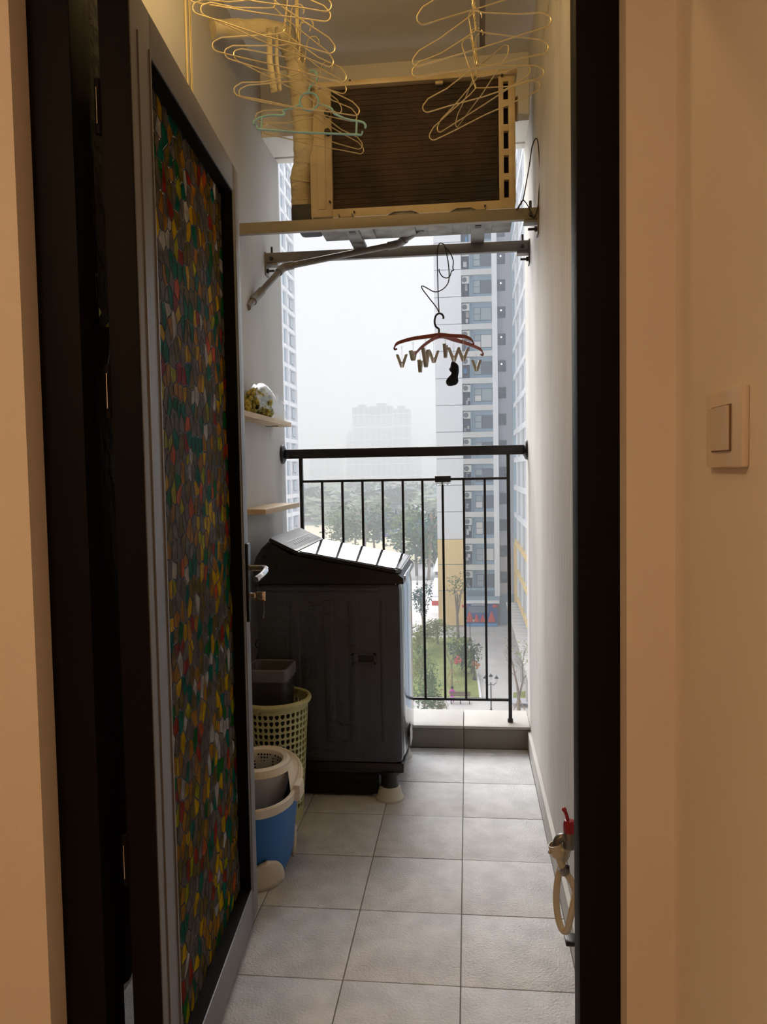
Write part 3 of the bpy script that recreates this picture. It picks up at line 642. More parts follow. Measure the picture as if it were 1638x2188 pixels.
# mosaic film: one small pane per cell between dark leading
def glass_mat(name, col, refl=0.25, tl=0.72):
    m = bpy.data.materials.new(name); m.use_nodes = True; nt = m.node_tree; nt.nodes.remove(nt.nodes['Principled BSDF'])
    tc = nt.nodes.new('ShaderNodeTexCoord'); n = nt.nodes.new('ShaderNodeTexNoise'); n.inputs['Scale'].default_value = 34; n.inputs['Detail'].default_value = 2
    nt.links.new(tc.outputs['Object'], n.inputs['Vector'])
    r = nt.nodes.new('ShaderNodeValToRGB'); r.color_ramp.elements[0].position = .3; r.color_ramp.elements[1].position = .7
    r.color_ramp.elements[0].color = (*[c * .62 for c in col], 1); r.color_ramp.elements[1].color = (*[min(1, c * 1.15) for c in col], 1)
    nt.links.new(n.outputs['Fac'], r.inputs[0])
    t = nt.nodes.new('ShaderNodeBsdfTranslucent'); d = nt.nodes.new('ShaderNodeBsdfDiffuse'); g = nt.nodes.new('ShaderNodeBsdfGlossy'); g.inputs['Roughness'].default_value = 0.25
    nt.links.new(r.outputs[0], t.inputs[0]); nt.links.new(r.outputs[0], d.inputs[0])
    m1 = nt.nodes.new('ShaderNodeMixShader'); m1.inputs[0].default_value = 1 - tl; m2 = nt.nodes.new('ShaderNodeMixShader'); m2.inputs[0].default_value = 0.025
    tp_ = nt.nodes.new('ShaderNodeBsdfTransparent'); nt.links.new(r.outputs[0], tp_.inputs[0]); m3 = nt.nodes.new('ShaderNodeMixShader'); m3.inputs[0].default_value = 0.1
    nt.links.new(t.outputs[0], m1.inputs[1]); nt.links.new(d.outputs[0], m1.inputs[2]); nt.links.new(m1.outputs[0], m3.inputs[1]); nt.links.new(tp_.outputs[0], m3.inputs[2]); nt.links.new(m3.outputs[0], m2.inputs[1]); nt.links.new(g.outputs[0], m2.inputs[2])
    nt.links.new(m2.outputs[0], nt.nodes['Material Output'].inputs['Surface'])
    return m
GM = [(glass_mat('film_smoke', srgb(158, 150, 138)), 34), (glass_mat('film_olive', srgb(160, 140, 70)), 19), (glass_mat('film_amber', srgb(216, 166, 52)), 13), (glass_mat('film_yellow', srgb(255, 214, 0)), 11),
      (glass_mat('film_teal', srgb(20, 150, 128)), 9), (glass_mat('film_green', srgb(40, 150, 60)), 5), (glass_mat('film_red', srgb(200, 74, 52)), 5), (glass_mat('film_orange', srgb(238, 130, 62)), 3), (glass_mat('film_lime', srgb(214, 214, 10)), 4), (glass_mat('film_clear', srgb(232, 230, 226)), 7)]
rg = random.Random(3)
NU, NV = 20, 52
gw, gh = gx1 - gx0, gz1 - gz0
cells = {}
for i in range(-1, NU + 1):
    for j in range(-1, NV + 1):
        cells[i, j] = ((i + 0.5 + 0.5 * (j % 2) - 0.25 + rg.uniform(-.44, .44)) * gw / NU, (j + 0.5 + rg.uniform(-.46, .46)) * gh / NV)
def clip(poly, n, c):
    out = []
    for k in range(len(poly)):
        a, b = poly[k], poly[(k + 1) % len(poly)]; da = a[0] * n[0] + a[1] * n[1] - c; db = b[0] * n[0] + b[1] * n[1] - c
        if da <= 0: out.append(a)
        if (da < 0 < db) or (db < 0 < da): t = da / (da - db); out.append((a[0] + (b[0] - a[0]) * t, a[1] + (b[1] - a[1]) * t))
    return out
polys = []
# cells are measured in a stretched metric so they come out wider than tall
for (i, j), (cu, cv) in cells.items():
    if not (0 <= cu <= gw and 0 <= cv <= gh): continue
    poly = [(max(0, cu - .12), max(0, cv - .08)), (min(gw, cu + .12), max(0, cv - .08)), (min(gw, cu + .12), min(gh, cv + .08)), (max(0, cu - .12), min(gh, cv + .08))]
    for di in range(-2, 3):
        for dj in range(-3, 4):
            o = cells.get((i + di, j + dj))
            if o is None or (di == 0 and dj == 0): continue
            n = ((o[0] - cu) * 1.25 ** 2, (o[1] - cv)); c = ((o[0] ** 2 - cu ** 2) * 1.25 ** 2 + (o[1] ** 2 - cv ** 2)) / 2
            l = math.hypot(*n); poly = clip(poly, (n[0] / l, n[1] / l), c / l - 0.0020)
            if len(poly) < 3: break
        if len(poly) < 3: break
    if len(poly) < 3: continue
    A = abs(sum(poly[k][0] * poly[(k + 1) % len(poly)][1] - poly[(k + 1) % len(poly)][0] * poly[k][1] for k in range(len(poly)))) / 2
    ccx = sum(q[0] for q in poly) / len(poly); ccy = sum(q[1] for q in poly) / len(poly)
    see = A / (1.45 + ccx) ** 3                                  # how large the cell shows from the doorway
    polys.append((see, poly))
polys.sort(key=lambda q: -q[0])
wts = [w for _, w in GM]; last = None; rest = MB()
def extrude_cell(mb, poly):
    P = [(gx0 + u, gz0 + v) for u, v in poly]
    mb.prism([DM @ Vector((x, GD - 0.001, z)) for x, z in P], (DM.to_3x3() @ Vector((0, 0.003, 0))))
for k, (see, poly) in enumerate(polys):
    g = rg.choices(range(len(GM)), wts)[0]
    if k < 300:
        mb = MB(); extrude_cell(mb, poly); mb.build('glass_pane', GM[g][0], leaf, smooth=False)
    else:
        rest.cur = g; extrude_cell(rest, poly)
o = rest.build('glass_panes', [m for m, _ in GM], leaf, smooth=False); o['kind'] = 'stuff'
# dark leading sheet behind the gaps between panes (as a lattice it only shows in the joints)
lead = MB()
for see, poly in polys:
    n = len(poly); cx = sum(q[0] for q in poly) / n; cy = sum(q[1] for q in poly) / n
    for k in range(n):
        a, b = poly[k], poly[(k + 1) % n]
        d = Vector((b[0] - a[0], b[1] - a[1], 0)); 
        if d.length < 1e-4: continue
        nn = Vector((d.y, -d.x, 0)).normalized()
        if nn.x * ((a[0] + b[0]) / 2 - cx) + nn.y * ((a[1] + b[1]) / 2 - cy) < 0: nn = -nn
        q = [(a[0], a[1]), (b[0], b[1]), (b[0] + nn.x * .0028, b[1] + nn.y * .0028), (a[0] + nn.x * .0028, a[1] + nn.y * .0028)]
        lead.face([DM @ Vector((gx0 + u, GD - 0.0016, gz0 + v)) for u, v in q])
lead.build('leading', mat('lead_black', srgb(26, 25, 24), 0.7), leaf, smooth=False)
# hinges
for z in (0.62, 1.445, 1.92):
    MB().cyl(DM @ Vector((-0.003, TH + 0.006, z - 0.045)), DM @ Vector((-0.003, TH + 0.006, z + 0.045)), 0.0055, n=10).build('hinge', ALU_BLACK, leaf)
    MB().cyl(DM @ Vector((-0.0105, TH + 0.006, z - 0.03)), DM @ Vector((-0.0105, TH + 0.006, z + 0.03)), 0.0012, n=6).build('hinge_pin', CHROME, leaf)
# lock plate, lever, cylinder and key
xh = LEN - 0.036
hp = MB().box(xh - 0.018, xh + 0.018, -0.010, 0.0, 0.885, 1.105, 0.003, DM).build('lock_plate', mat('black_plate', srgb(24, 24, 27), 0.3), leaf)
lv = [DM @ Vector(q) for q in ((xh, -0.008, 1.035), (xh, -0.040, 1.035), (xh - 0.012, -0.056, 1.034), (xh - 0.045, -0.060, 1.030), (xh - 0.085, -0.057, 1.024), (xh - 0.115, -0.048, 1.018))]
MB().tube(smooth_path(lv, 5), 0.0085, 10).build('lever', CHROME, hp)
MB().cyl(DM @ Vector((xh, -0.008, 0.957)), DM @ Vector((xh, -0.022, 0.957)), 0.0085, n=12).build('lock_cylinder', CHROME, hp)
MB().box(xh - 0.0015, xh + 0.0015, -0.052, -0.020, 0.942, 0.967, 0.0005, DM).build('key', CHROME, hp)
MB().tube([DM @ Vector((xh, -0.046, 0.945)), DM @ Vector((xh, -0.047, 0.915)), DM @ Vector((xh + 0.002, -0.044, 0.893))], 0.0025, 6).build('key_tag', CHROME, hp)

# dark bag and trailing plant glimpsed behind the hinge side
bg = thing('garment_bag', (-0.80, 1.56, 0.20), 'long dark garment bag hanging behind the hinge side of the open door', 'garment bag')
rows = []
for i in range(13):
    t = i / 12; z = 0.20 + 2.35 * t; w = 0.058 + 0.012 * math.sin(t * 9); d = 0.17 + 0.02 * math.sin(t * 5); d *= 1 if t < .85 else 1 - (t - .85) * 4.5
    rows.append([(-0.805 + w * math.cos(a), 1.56 + d * math.sin(a), z + (0.05 * abs(math.sin(a)) if i == 0 else 0)) for a in [2 * math.pi * k / 18 for k in range(18)]])
MB().grid(rows, True).face(rows[0][::-1]).face(rows[-1]).build('bag_body', mat('dark_cloth', srgb(26, 26, 31), 0.85, bump=0.4, bscale=30), bg)
MB().tube([(-0.805, 1.56, 2.53), (-0.805, 1.56, 2.62), (-0.85, 1.56, 2.65), (-0.879, 1.56, 2.65)], 0.004, 6).build('hook', CHROME, bg)
pl = thing('trailing_plant', (-0.70, 1.395, 1.50), 'plant with pointed green leaves behind the hinge side of the door', 'plant')
MB().lathe([(0.03, 0), (0.042, 0.07), (0.044, 0.075), (0.001, 0.065)], (-0.70, 1.395, 1.50), 16, capb=True).build('pot', mat('dark_pot', srgb(46, 44, 44), 0.7), pl)
for k, (dx, dy, dz, s) in enumerate(((0.035, 0.03, -0.03, .8), (0.03, 0.05, 0.06, .7), (-0.04, 0.09, 0.10, .8), (0.02, 0.08, 0.02, .9), (-0.05, 0.06, 0.12, .8))):
    p = Vector((-0.70 + dx * .5, 1.395 + dy * .5, 1.575)); d = Vector((dx, dy, dz)); u = d.normalized(); w = u.cross(Vector((0, 0, 1))).normalized() * 0.024 * s
    MB().prism([p, p + d * .5 + w, p + d, p + d * .5 - w], (0, 0, 0.0012)).build('leaf', mat('plant_leaf', srgb(150, 168, 62) if k == 0 else srgb(60, 96, 62), 0.5) if k < 2 else MATS['plant_leaf_b'] if 'plant_leaf_b' in MATS else mat('plant_leaf_b', srgb(56, 92, 60), 0.5), pl, smooth=False)
MB().tube([(-0.74, 1.338, 1.495), (-0.70, 1.38, 1.495)], 0.006, 6).build('wall_bracket', mat('dark_pot', (0, 0, 0)), pl)

# ================================================================== steel support rails and air conditioner
GALV = mat('weathered_galvanised', srgb(150, 141, 126), 0.55, 0.35, col2=srgb(134, 126, 112), vscale=4, stretch=(.3, 3, 3))
GALV_D = mat('dull_galvanised', srgb(128, 124, 120), 0.55, 0.4, col2=srgb(112, 109, 106), vscale=4, stretch=(.3, 3, 3))
BOLT = mat('bolt_steel', srgb(66, 62, 58), 0.5, 0.6)
def rail(Y, z, zt, m, label, left_end):
    t = thing('support_rail', ((XL + XR) / 2, Y, z), label, 'rail', 'steel rails carrying the air conditioner')
    h = zt - z
    # open channel: front web with turned flanges
    MB().box(XL + 0.004, XR - 0.006, Y - 0.02, Y - 0.0165, z, zt, 0.0008).build('web', m, t)
    MB().box(XL + 0.004, XR - 0.006, Y - 0.0165, Y + 0.02, zt - 0.0035, zt).build('top_flange', m, t, smooth=False)
    MB().box(XL + 0.004, XR - 0.006, Y - 0.0165, Y + 0.004, z, z + 0.0035).build('bottom_flange', m, t, smooth=False)
    for s, xx in ((1, XL), (-1, XR)):
        if s > 0 and not left_end: continue
        a, b = (xx, xx + 0.006) if s > 0 else (xx - 0.006, xx)
        MB().box(a, b, Y - 0.026, Y + 0.03, z - 0.055, zt + 0.004, 0.001).build('end_plate', GALV_D, t)
        x0, x1 = (xx + 0.006, xx + 0.055) if s > 0 else (xx - 0.055, xx - 0.006)
        MB().box(x0, x1, Y - 0.024, Y + 0.024, z - 0.012, z - 0.003, 0.001).build('clamp_plate', GALV_D, t)
        xm = (x0 + x1) / 2
        MB().cyl((xm, Y - 0.034, zt - 0.026), (xm, Y - 0.02, zt - 0.026), 0.0075, n=6).build('bolt', BOLT, t)
        MB().cyl((xm, Y - 0.014, zt), (xm, Y - 0.014, zt + 0.026), 0.005, n=8).build('bolt', BOLT, t)
        xa, xb = (xx + 0.006, xx + 0.04) if s > 0 else (xx - 0.04, xx - 0.006)
        MB().cyl((xa, Y - 0.012, z - 0.035), (xb, Y - 0.012, z - 0.035), 0.005, n=8).cyl((xa if s > 0 else xb, Y - 0.012, z - 0.035), ((xa + 0.010) if s > 0 else xb - 0.010, Y - 0.012, z - 0.035), 0.010, n=6).build('anchor_bolt', BOLT, t)
    return t
z1b, z1t = at(820, 488, Y=3.0).z, at(820, 464, Y=3.0).z
z2b, z2t = at(840, 551, Y=3.42).z, at(840, 530, Y=3.42).z
rail(3.0, z1b, z1t, GALV, 'front steel rail in warm light under the air conditioner', False)
rail(3.42, z2b, z2t, GALV_D, 'rear grey steel rail below the air conditioner, with hung clip hanger', True)
for px, lab in ((762, 'slotted steel cross bracket under the air conditioner, nearer the bent grey pipe'), (1020, 'slotted steel cross bracket under the air conditioner, nearer the pale wall')):
    x = at(px, 505, Y=3.3).x
    t = thing('cross_bracket', (x, 3.21, z1t), lab, 'bracket', 'cross brackets under the air conditioner')
    M = MB().box(x - 0.028, x + 0.028, 2.985, 3.44, z1t + 0.0005, z1t + 0.005).box(x - 0.028, x - 0.024, 2.985, 3.44, z1t + 0.004, z1t + 0.016).box(x + 0.024, x + 0.028, 2.985, 3.44, z1t + 0.004, z1t + 0.016)
    M.build('channel', GALV_D, t, smooth=False)
    MB().box(x - 0.012, x + 0.012, 3.16, 3.19, z1t - 0.002, z1t + 0.0008).build('slot', BOLT, t, smooth=False)
    MB().box(x - 0.04, x + 0.04, 3.40, 3.445, z2t, z1t + 0.0005).build('spacer', GALV_D, t, smooth=False)

# outdoor unit: we look at its finned back
AX0, AX1, AY0, AY1 = -0.597, 0.195, 3.035, 3.345
AZ0 = z1t + 0.018; AZ1 = 2.803
ACP = mat('ac_cream_enamel', srgb(208, 190, 158), 0.45, col2=srgb(186, 166, 130), vscale=7, vdetail=6)
COIL = mat('dirty_coil', srgb(74, 58, 50), 0.8, 0.1, col2=srgb(46, 40, 40), vscale=5, vdetail=8, bump=0.35, bscale=160, bstretch=(0.3, 1, 1))
ac = thing('air_conditioner', ((AX0 + AX1) / 2, (AY0 + AY1) / 2, AZ0), 'cream air conditioner outdoor unit with dirty brown fins under the ceiling', 'air conditioner')
CW, RW, TB, BB = 0.088, 0.062, 0.028, 0.032
MB().box(AX0 + 0.01, AX1 - 0.01, AY0 + 0.04, AY1, AZ0 + 0.012, AZ1 - 0.01, 0.012).build('body', ACP, ac)
MB().box(AX0, AX0 + CW, AY0, AY0 + 0.12, AZ0 + 0.006, AZ1 - 0.016, 0.006).build('valve_panel', ACP, ac)
MB().box(AX0 + 0.028, AX0 + CW - 0.026, AY0 - 0.0035, AY0 + 0.002, AZ0 + 0.035, AZ1 - 0.06, 0.003).build('panel_relief', ACP, ac)
MB().box(AX0 - 0.006, AX1 + 0.008, AY0 - 0.012, AY1 + 0.006, AZ1 - 0.022, AZ1, 0.007).build('top_cover', ACP, ac)
rc = MB().box(AX1 - RW, AX1 - RW + 0.018, AY0, AY0 + 0.09, AZ0 + 0.02, AZ1 - 0.02, 0.002).box(AX1 - 0.026, AX1, AY0, AY0 + 0.09, AZ0 + 0.02, AZ1 - 0.02, 0.006)
hs = (AZ1 - AZ0 - 0.06) / 5
for k in range(6): rc.box(AX1 - RW + 0.016, AX1 - 0.024, AY0, AY0 + 0.02, AZ0 + 0.03 + k * hs - 0.012, AZ0 + 0.03 + k * hs + 0.012)
rc.build('slotted_panel', ACP, ac)
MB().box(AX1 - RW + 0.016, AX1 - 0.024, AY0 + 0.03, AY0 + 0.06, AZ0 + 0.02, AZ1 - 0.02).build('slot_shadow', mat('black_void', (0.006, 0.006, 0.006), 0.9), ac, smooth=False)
MB().lathe([(0.001, 0), (0.02, 0.001), (0.03, 0.010), (0.03, 0.016)], (AX1 - 0.002, AY0 + 0.07, AZ1 - 0.115), 14, Matrix.Rotation(math.pi / 2, 4, 'Y') @ Matrix.Scale(1.6, 4, (1, 0, 0)), capt=True).build('grip', ACP, ac)
cx0, cx1, cz0, cz1 = AX0 + CW, AX1 - RW, AZ0 + BB, AZ1 - TB
MB().box(cx0, cx1, AY0 + 0.016, AY0 + 0.045, cz0, cz1).build('coil', COIL, ac, smooth=False)
nt_ = 22
for k in range(nt_):
    z = cz0 + (cz1 - cz0) * (k + 0.5) / nt_
    MB().box(cx0, cx1, AY0 + 0.0125, AY0 + 0.0165, z - 0.0097, z + 0.0097).build('fin_row', COIL, ac, smooth=False)
# bottom tray with the stepped lip
lip = MB(); pr = [(AX0 + CW, 0.0), (-0.30, 0.0), (-0.27, 0.012), (-0.20, 0.012), (-0.17, 0.0), (-0.06, 0.0), (-0.03, 0.012), (0.02, 0.012), (0.05, 0.0), (AX1 - 0.004, 0.0)]
poly = [(x, AY0 - 0.004, AZ0 + z) for x, z in pr] + [(AX1 - 0.004, AY0 - 0.004, AZ0 + BB), (AX0 + CW, AY0 - 0.004, AZ0 + BB)]
lip.prism(poly, (0, 0.03, 0)); lip.build('tray_lip', ACP, ac, smooth=False)
MB().box(AX0 + 0.006, AX1 - 0.006, AY0 + 0.004, AY1 - 0.01, AZ0, AZ0 + 0.02, 0.004).build('tray', mat('tray_zinc', srgb(150, 148, 142), 0.5, 0.4, col2=srgb(110, 106, 98), vscale=14), ac)
tr = MB()
for x in (-0.42, -0.25, -0.1, 0.06):
    tr.box(x - 0.05, x + 0.05, AY0 + 0.06, AY1 - 0.05, AZ0 - 0.010, AZ0 + 0.004, 0.004)
tr.build('tray_embossing', MATS['tray_zinc'], ac)
for px, py in ((748, 174), (1072, 162), (757, 454), (1036, 441), (705, 432)):
    p = at(px, py, Y=AY0 - 0.004); MB().cyl((p.x, AY0 - 0.013, p.z), (p.x, AY0 + 0.004, p.z), 0.004, n=8).build('screw', BOLT, ac)
p = at(938, 177, Y=AY0); MB().box(p.x - 0.015, p.x + 0.015, AY0 - 0.006, AY0 + 0.01, p.z - 0.006, p.z + 0.006, 0.003).build('clip', ACP, ac)
for dz in (0.0, 0.07):                                            # service valves on the panel
    MB().cyl((AX0 + 0.075, AY0 - 0.02, AZ1 - 0.12 - dz), (AX0 + 0.075, AY0 + 0.01, AZ1 - 0.12 - dz), 0.012, n=10).build('valve_nut', BOLT, ac)
MB().box(AX0 - 0.088, AX0 + 0.004, AY0 + 0.03, AY1 - 0.06, AZ0 + 0.002, AZ0 + 0.075, 0.016).build('valve_cover', mat('valve_cover_dark', srgb(58, 58, 64), 0.6), ac)

# wrapped refrigerant pipes
WRAP = mat('pipe_wrap_tape', srgb(214, 202, 172), 0.7, col2=srgb(198, 182, 144), vscale=9, bump=0.8, bscale=18, bstretch=(1, 1, 2.5))
pb = thing('refrigerant_pipes', (-0.66, 3.0, AZ0 + 0.07), 'thick tape-wrapped pipes rising beside the air conditioner to the wall', 'pipe')
path = [Vector((-0.646, 3.12, AZ0 + 0.045)), Vector((-0.648, 3.10, 2.45)), at(650, 330, Y=3.06), at(646, 250, Y=3.03), at(639, 180, Y=3.0), at(628, 118, Y=2.97), at(606, 80, Y=2.92), at(565, 66, Y=2.87), at(510, 62, Y=2.80), Vector((XL + 0.004, 2.72, 2.86))]
sp = smooth_path(path, 8); rr = [(0.041 if i < 52 else 0.041 - 0.010 * min(1, (i - 52) / 12)) + 0.0018 * math.sin(i * 0.8) + 0.001 * math.sin(i * 2.3) for i in range(len(sp))]
MB().tube(sp, rr, 18).build('wrapped_bundle', WRAP, pb)
tape = []
for i in range(4, len(sp) - 6, 5):                                # overlapping turns of tape
    a, b2 = sp[i], sp[i + 1]; MB().tube([a, b2], [rr[i] + 0.0018, rr[i + 1] + 0.0005], 18, caps=False).build('tape_turn', WRAP, pb)
for k, (px0, px1, pyt, pyb) in enumerate(((573, 586, 60, 198), (590, 598, 58, 196))):
    a = at(px0, pyt, Y=2.82); b2 = at(px1, pyb, Y=2.80); c = at((px0 + px1) / 2 - 3, (pyt + pyb) / 2, Y=2.80)
    w = 0.013 if k == 0 else 0.008
    rows = [[a + Vector((-w * .6, 0, 0)), a + Vector((w, -0.004, 0))], [c + Vector((-w, 0.004, 0)), c + Vector((w * .7, 0, 0))], [b2 + Vector((-w, 0, 0)), b2 + Vector((w, -0.006, 0.002))]]
    o = MB().grid(rows).build('tape_end', WRAP, pb); so = o.modifiers.new('thick', 'SOLIDIFY'); so.thickness = 0.0015
# grey drain pipe with elbows
PVC = mat('grey_pvc', srgb(122, 116, 110), 0.45, col2=srgb(112, 107, 101), vscale=5)
dp = thing('drain_pipe', (XL + 0.2, 3.3, 1.95), 'bent grey plastic drain pipe running from the unit to the wall', 'pipe')
P = [Vector((XL + 0.002, 3.10, at(527, 652, X=-0.87).z)), at(548, 634, Y=3.18), at(605, 571, Y=3.34), at(850, 521, Y=3.345), at(902, 488, Y=3.25)]
P[2].y = 3.34
for i in range(4): MB().cyl(P[i], P[i + 1], 0.0135, n=14).build('pipe_run', PVC, dp)
for i in (1, 2, 3):
    d0 = (P[i - 1] - P[i]).normalized(); d1 = (P[i + 1] - P[i]).normalized()
    MB().tube(smooth_path([P[i] + d0 * 0.045, P[i] + d0 * 0.012, P[i] + d1 * 0.012, P[i] + d1 * 0.045], 4), 0.0175, 14).build('elbow', PVC, dp)

# ================================================================== drying rods and hangers
ZR = 2.80
ROD_M = mat('rod_aluminium', srgb(176, 172, 166), 0.35, 0.6)
ROD_Y = mat('rod_lacquered', srgb(206, 190, 140), 0.4, 0.2)
def rod(xa, xb, m, wide, label):
    t = thing('drying_rod', ((xa + xb) / 2, 2.3, ZR), label, 'rod', 'drying rods under the ceiling')
    MB().bar((xa, 1.50, ZR), (xb, 2.86, ZR), wide, 0.012, bev=0.003).build('bar', m, t)
    for f in (0.12, 0.5, 0.92):
        x = xa + (xb - xa) * f; y = 1.5 + 1.36 * f
        MB().bar((x, y, ZR + 0.005), (x, y, ZC), 0.012, 0.004, up=(0, 1, 0)).build('ceiling_strap', m, t)
        MB().box(x - 0.02, x + 0.02, y - 0.02, y + 0.02, ZC - 0.006, ZC - 0.0001, 0.001).build('ceiling_plate', m, t)
    return t
rod(-0.535, -0.578, ROD_Y, 0.014, 'slim drying rod carrying the crowded wire hangers beside the wrapped pipe')
rod(0.047, 0.070, ROD_M, 0.020, 'flat grey drying rod carrying the wire hangers near the pale wall')
WIRE = mat('galvanised_hanger_wire', srgb(214, 198, 160), 0.35, 0.45)
def wire_hanger(X, Y, Z, th, roll, label, group, s=1.0, droop=0.0):
    t = thing('wire_hanger', (X, Y, Z), label, 'clothes hanger', group, rot=None)
    t.matrix_world = Matrix.Translation((X, Y, Z)) @ Matrix.Rotation(th, 4, 'Z') @ Matrix.Rotation(roll, 4, 'Y')
    w, dr, r = 0.205 * s, 0.085 * s, 0.017 * s
    neck = max(0.05, min(0.15, ZR + 0.006 - 0.021 - Z))
    # body: shoulders, rounded ends, bottom bar
    pts = [(0, 0, 0)]
    pts += [(w * .12, 0, -0.012 * s), (w * .55, 0.0, -dr * .52 + droop), (w * .88, 0, -dr * .78 + r * .3)]
    for k in range(7):
        a = math.radians(60 - 150 * k / 6); pts.append((w - r + r * math.cos(a), 0, -dr - r * .2 + r * math.sin(a)))
    pts += [(w * .6, 0.002, -dr - r * 1.15), (0, 0.004, -dr - r * 1.2 - droop), (-w * .6, 0.002, -dr - r * 1.15)]
    for k in range(7):
        a = math.radians(-90 - 150 * k / 6); pts.append((-w + r + r * math.cos(a), 0, -dr - r * .2 + r * math.sin(a)))
    pts += [(-w * .88, 0, -dr * .78 + r * .3), (-w * .55, 0.0, -dr * .52 - droop), (-w * .12, 0, -0.012 * s)]
    MB().tube(pts, 0.0020, 6, closed=True).build('frame', WIRE, t, local=True)
    tw = [(0.0022 * math.cos(k * 1.3), 0.0022 * math.sin(k * 1.3), neck * .55 * k / 16) for k in range(17)]
    tw2 = [(-q[0], -q[1], q[2]) for q in tw]
    MB().tube(tw, 0.0018, 5).tube(tw2, 0.0018, 5).build('twisted_neck', WIRE, t, local=True)
    hk = [(0, 0, neck * .5), (0, 0, neck)]
    for k in range(1, 9):
        a = math.radians(180 - 26 * k); hk.append((0, -0.02 - 0.02 * math.cos(math.radians(180 - 0)) + 0.0, neck)) if False else hk.append((0.021 + 0.021 * math.cos(a), 0, neck + 0.021 * math.sin(a)))
    hk = [(x - 0.0, y, z) for x, y, z in hk]
    # turn the hook so that it straddles the rod, which runs along Y
    hm = MB().tube(hk, 0.0020, 6); ca, sa = math.cos(-th), math.sin(-th)
    hm.v = [(x * ca - y * sa, x * sa + y * ca, z) for x, y, z in hm.v]
    hm.build('hook', WIRE, t, local=True)
    return t
GL, GR = 'wire hangers on the rod beside the wrapped pipe', 'wire hangers on the rod near the pale wall'
order = ('nearest', 'second', 'third', 'fourth', 'fifth', 'sixth', 'seventh', 'eighth', 'ninth', 'tenth', 'eleventh')
RH = [(0.040, 2.196, 2.668, 0.219, -0.332, 1), (0.039, 2.351, 2.637, -0.141, -0.149, 1), (0.041, 2.419, 2.62, 0.0, -0.11, 1), (0.052, 2.762, 2.690, -1.126, -0.174, 1), (0.047, 2.60, 2.612, -0.118, -0.174, .97), (0.049, 2.72, 2.630, -0.655, -0.178, .96), (0.043, 2.70, 2.585, -0.191, -0.303, .96)]
LH = [(-0.547, 2.165, 2.711, 0.153, 0.155, 1), (-0.567, 2.265, 2.738, 0.127, 0.148, 1), (-0.542, 2.239, 2.657, 0.276, 0.218, 1), (-0.557, 2.338, 2.687, 0.513, 0.195, 1), (-0.54, 2.387, 2.641, 0.345, 0.138, 1), (-0.554, 2.521, 2.679, 0.551, 0.09, 1), (-0.559, 2.609, 2.682, 0.727, 0.186, 1), (-0.528, 2.537, 2.594, 0.38, 0.057, 1), (-0.552, 2.704, 2.658, 0.258, 0.161, 1), (-0.535, 2.82, 2.612, 0.321, 0.20, .955), (-0.535, 2.84, 2.59, 0.50, 0.058, .935)]
for k, h in enumerate(RH): wire_hanger(*h[:5], '%s wire hanger from the doorway on the rod near the pale wall' % order[k], GR, h[5], rnd(-.006, .006))
for k, h in enumerate(LH): wire_hanger(*h[:5], '%s wire hanger from the doorway on the rod by the wrapped pipe' % order[k], GL, h[5], rnd(-.006, .006))

# pale blue plastic hanger
BLUEP = mat('pale_blue_plastic', srgb(142, 188, 204), 0.4)
Yb = 2.70
def B(px, py, dy=0.0): return at(px, py, Y=Yb + dy)
bh = thing('plastic_hanger', B(660, 240), 'pale blue plastic hanger with notched shoulders in front of the unit', 'clothes hanger')
ring = [B(660 + 20 * math.cos(a), 217 + 19 * math.sin(a)) for a in [2 * math.pi * k / 20 for k in range(20)]]
MB().tube(ring, 0.0042, 8, closed=True).build('neck_ring', BLUEP, bh)
hk = [B(660, 198), B(661, 188), B(668, 180), B(676, 172), B(678, 162), B(672, 153), B(662, 152)]
MB().tube(smooth_path(hk, 4), 0.0038, 8).build('hook', BLUEP, bh)
la = [B(645, 222), B(635, 227), B(611, 234), B(604, 238), B(607, 244), B(598, 247), B(580, 246), B(556, 251), B(545, 258), B(541, 264), B(545, 266)]
ra = [B(679, 222), B(690, 225), B(708, 232), B(711, 240), B(722, 247), B(742, 255), B(765, 259), B(776, 262), B(781, 269), B(779, 274)]
for a in (la, ra): MB().tube(smooth_path(a, 3), 0.0042, 8).build('shoulder', BLUEP, bh)
MB().tube([B(553, 276), B(640, 283), B(768, 288)], 0.0040, 8).build('trouser_bar', BLUEP, bh)
for a in ([B(559, 250), B(558, 277)], [B(762, 259), B(761, 288)]): MB().tube(a, 0.0036, 8).build('bar_strut', BLUEP, bh)
for a in ([B(558, 277), B(550, 275), B(548, 268)], [B(761, 288), B(772, 288), B(774, 280)]): MB().tube(smooth_path(a, 3), 0.0034, 8).build('bar_hook', BLUEP, bh)

# bent wire loop tied to the rail end at the pale wall
BWIRE = mat('dark_wire', srgb(52, 48, 46), 0.5, 0.5)
def W(px, py, Y): return at(px, py, Y=Y)
wl = thing('wire_loop', W(1138, 462, 2.96), 'dark bent wire loop tied to the rail end at the pale wall', 'wire')
MB().tube(smooth_path([W(1103, 450, 2.965), W(1110, 437, 2.96), W(1117, 426, 2.955), W(1124, 390, 2.95), W(1131, 350, 2.945), W(1136, 315, 2.94), W(1144, 296, 2.94), W(1149, 305, 2.945), W(1152, 345, 2.95), W(1153, 380, 2.955), W(1151, 410, 2.96), W(1149, 440, 2.965), W(1144, 458, 2.97), W(1138, 465, 2.97), W(1130, 445, 2.965), W(1123, 433, 2.96), W(1117, 427, 2.955)], 5), 0.0021, 6).build('loop', BWIRE, wl)
MB().tube([W(1103, 450, 2.965) + Vector((0.002 * math.cos(k * 1.4), 0, 0.002 * math.sin(k * 1.4))) + (W(1117, 426, 2.955) - W(1103, 450, 2.965)) * (k / 14) for k in range(15)], 0.003, 6).build('twist', BWIRE, wl)

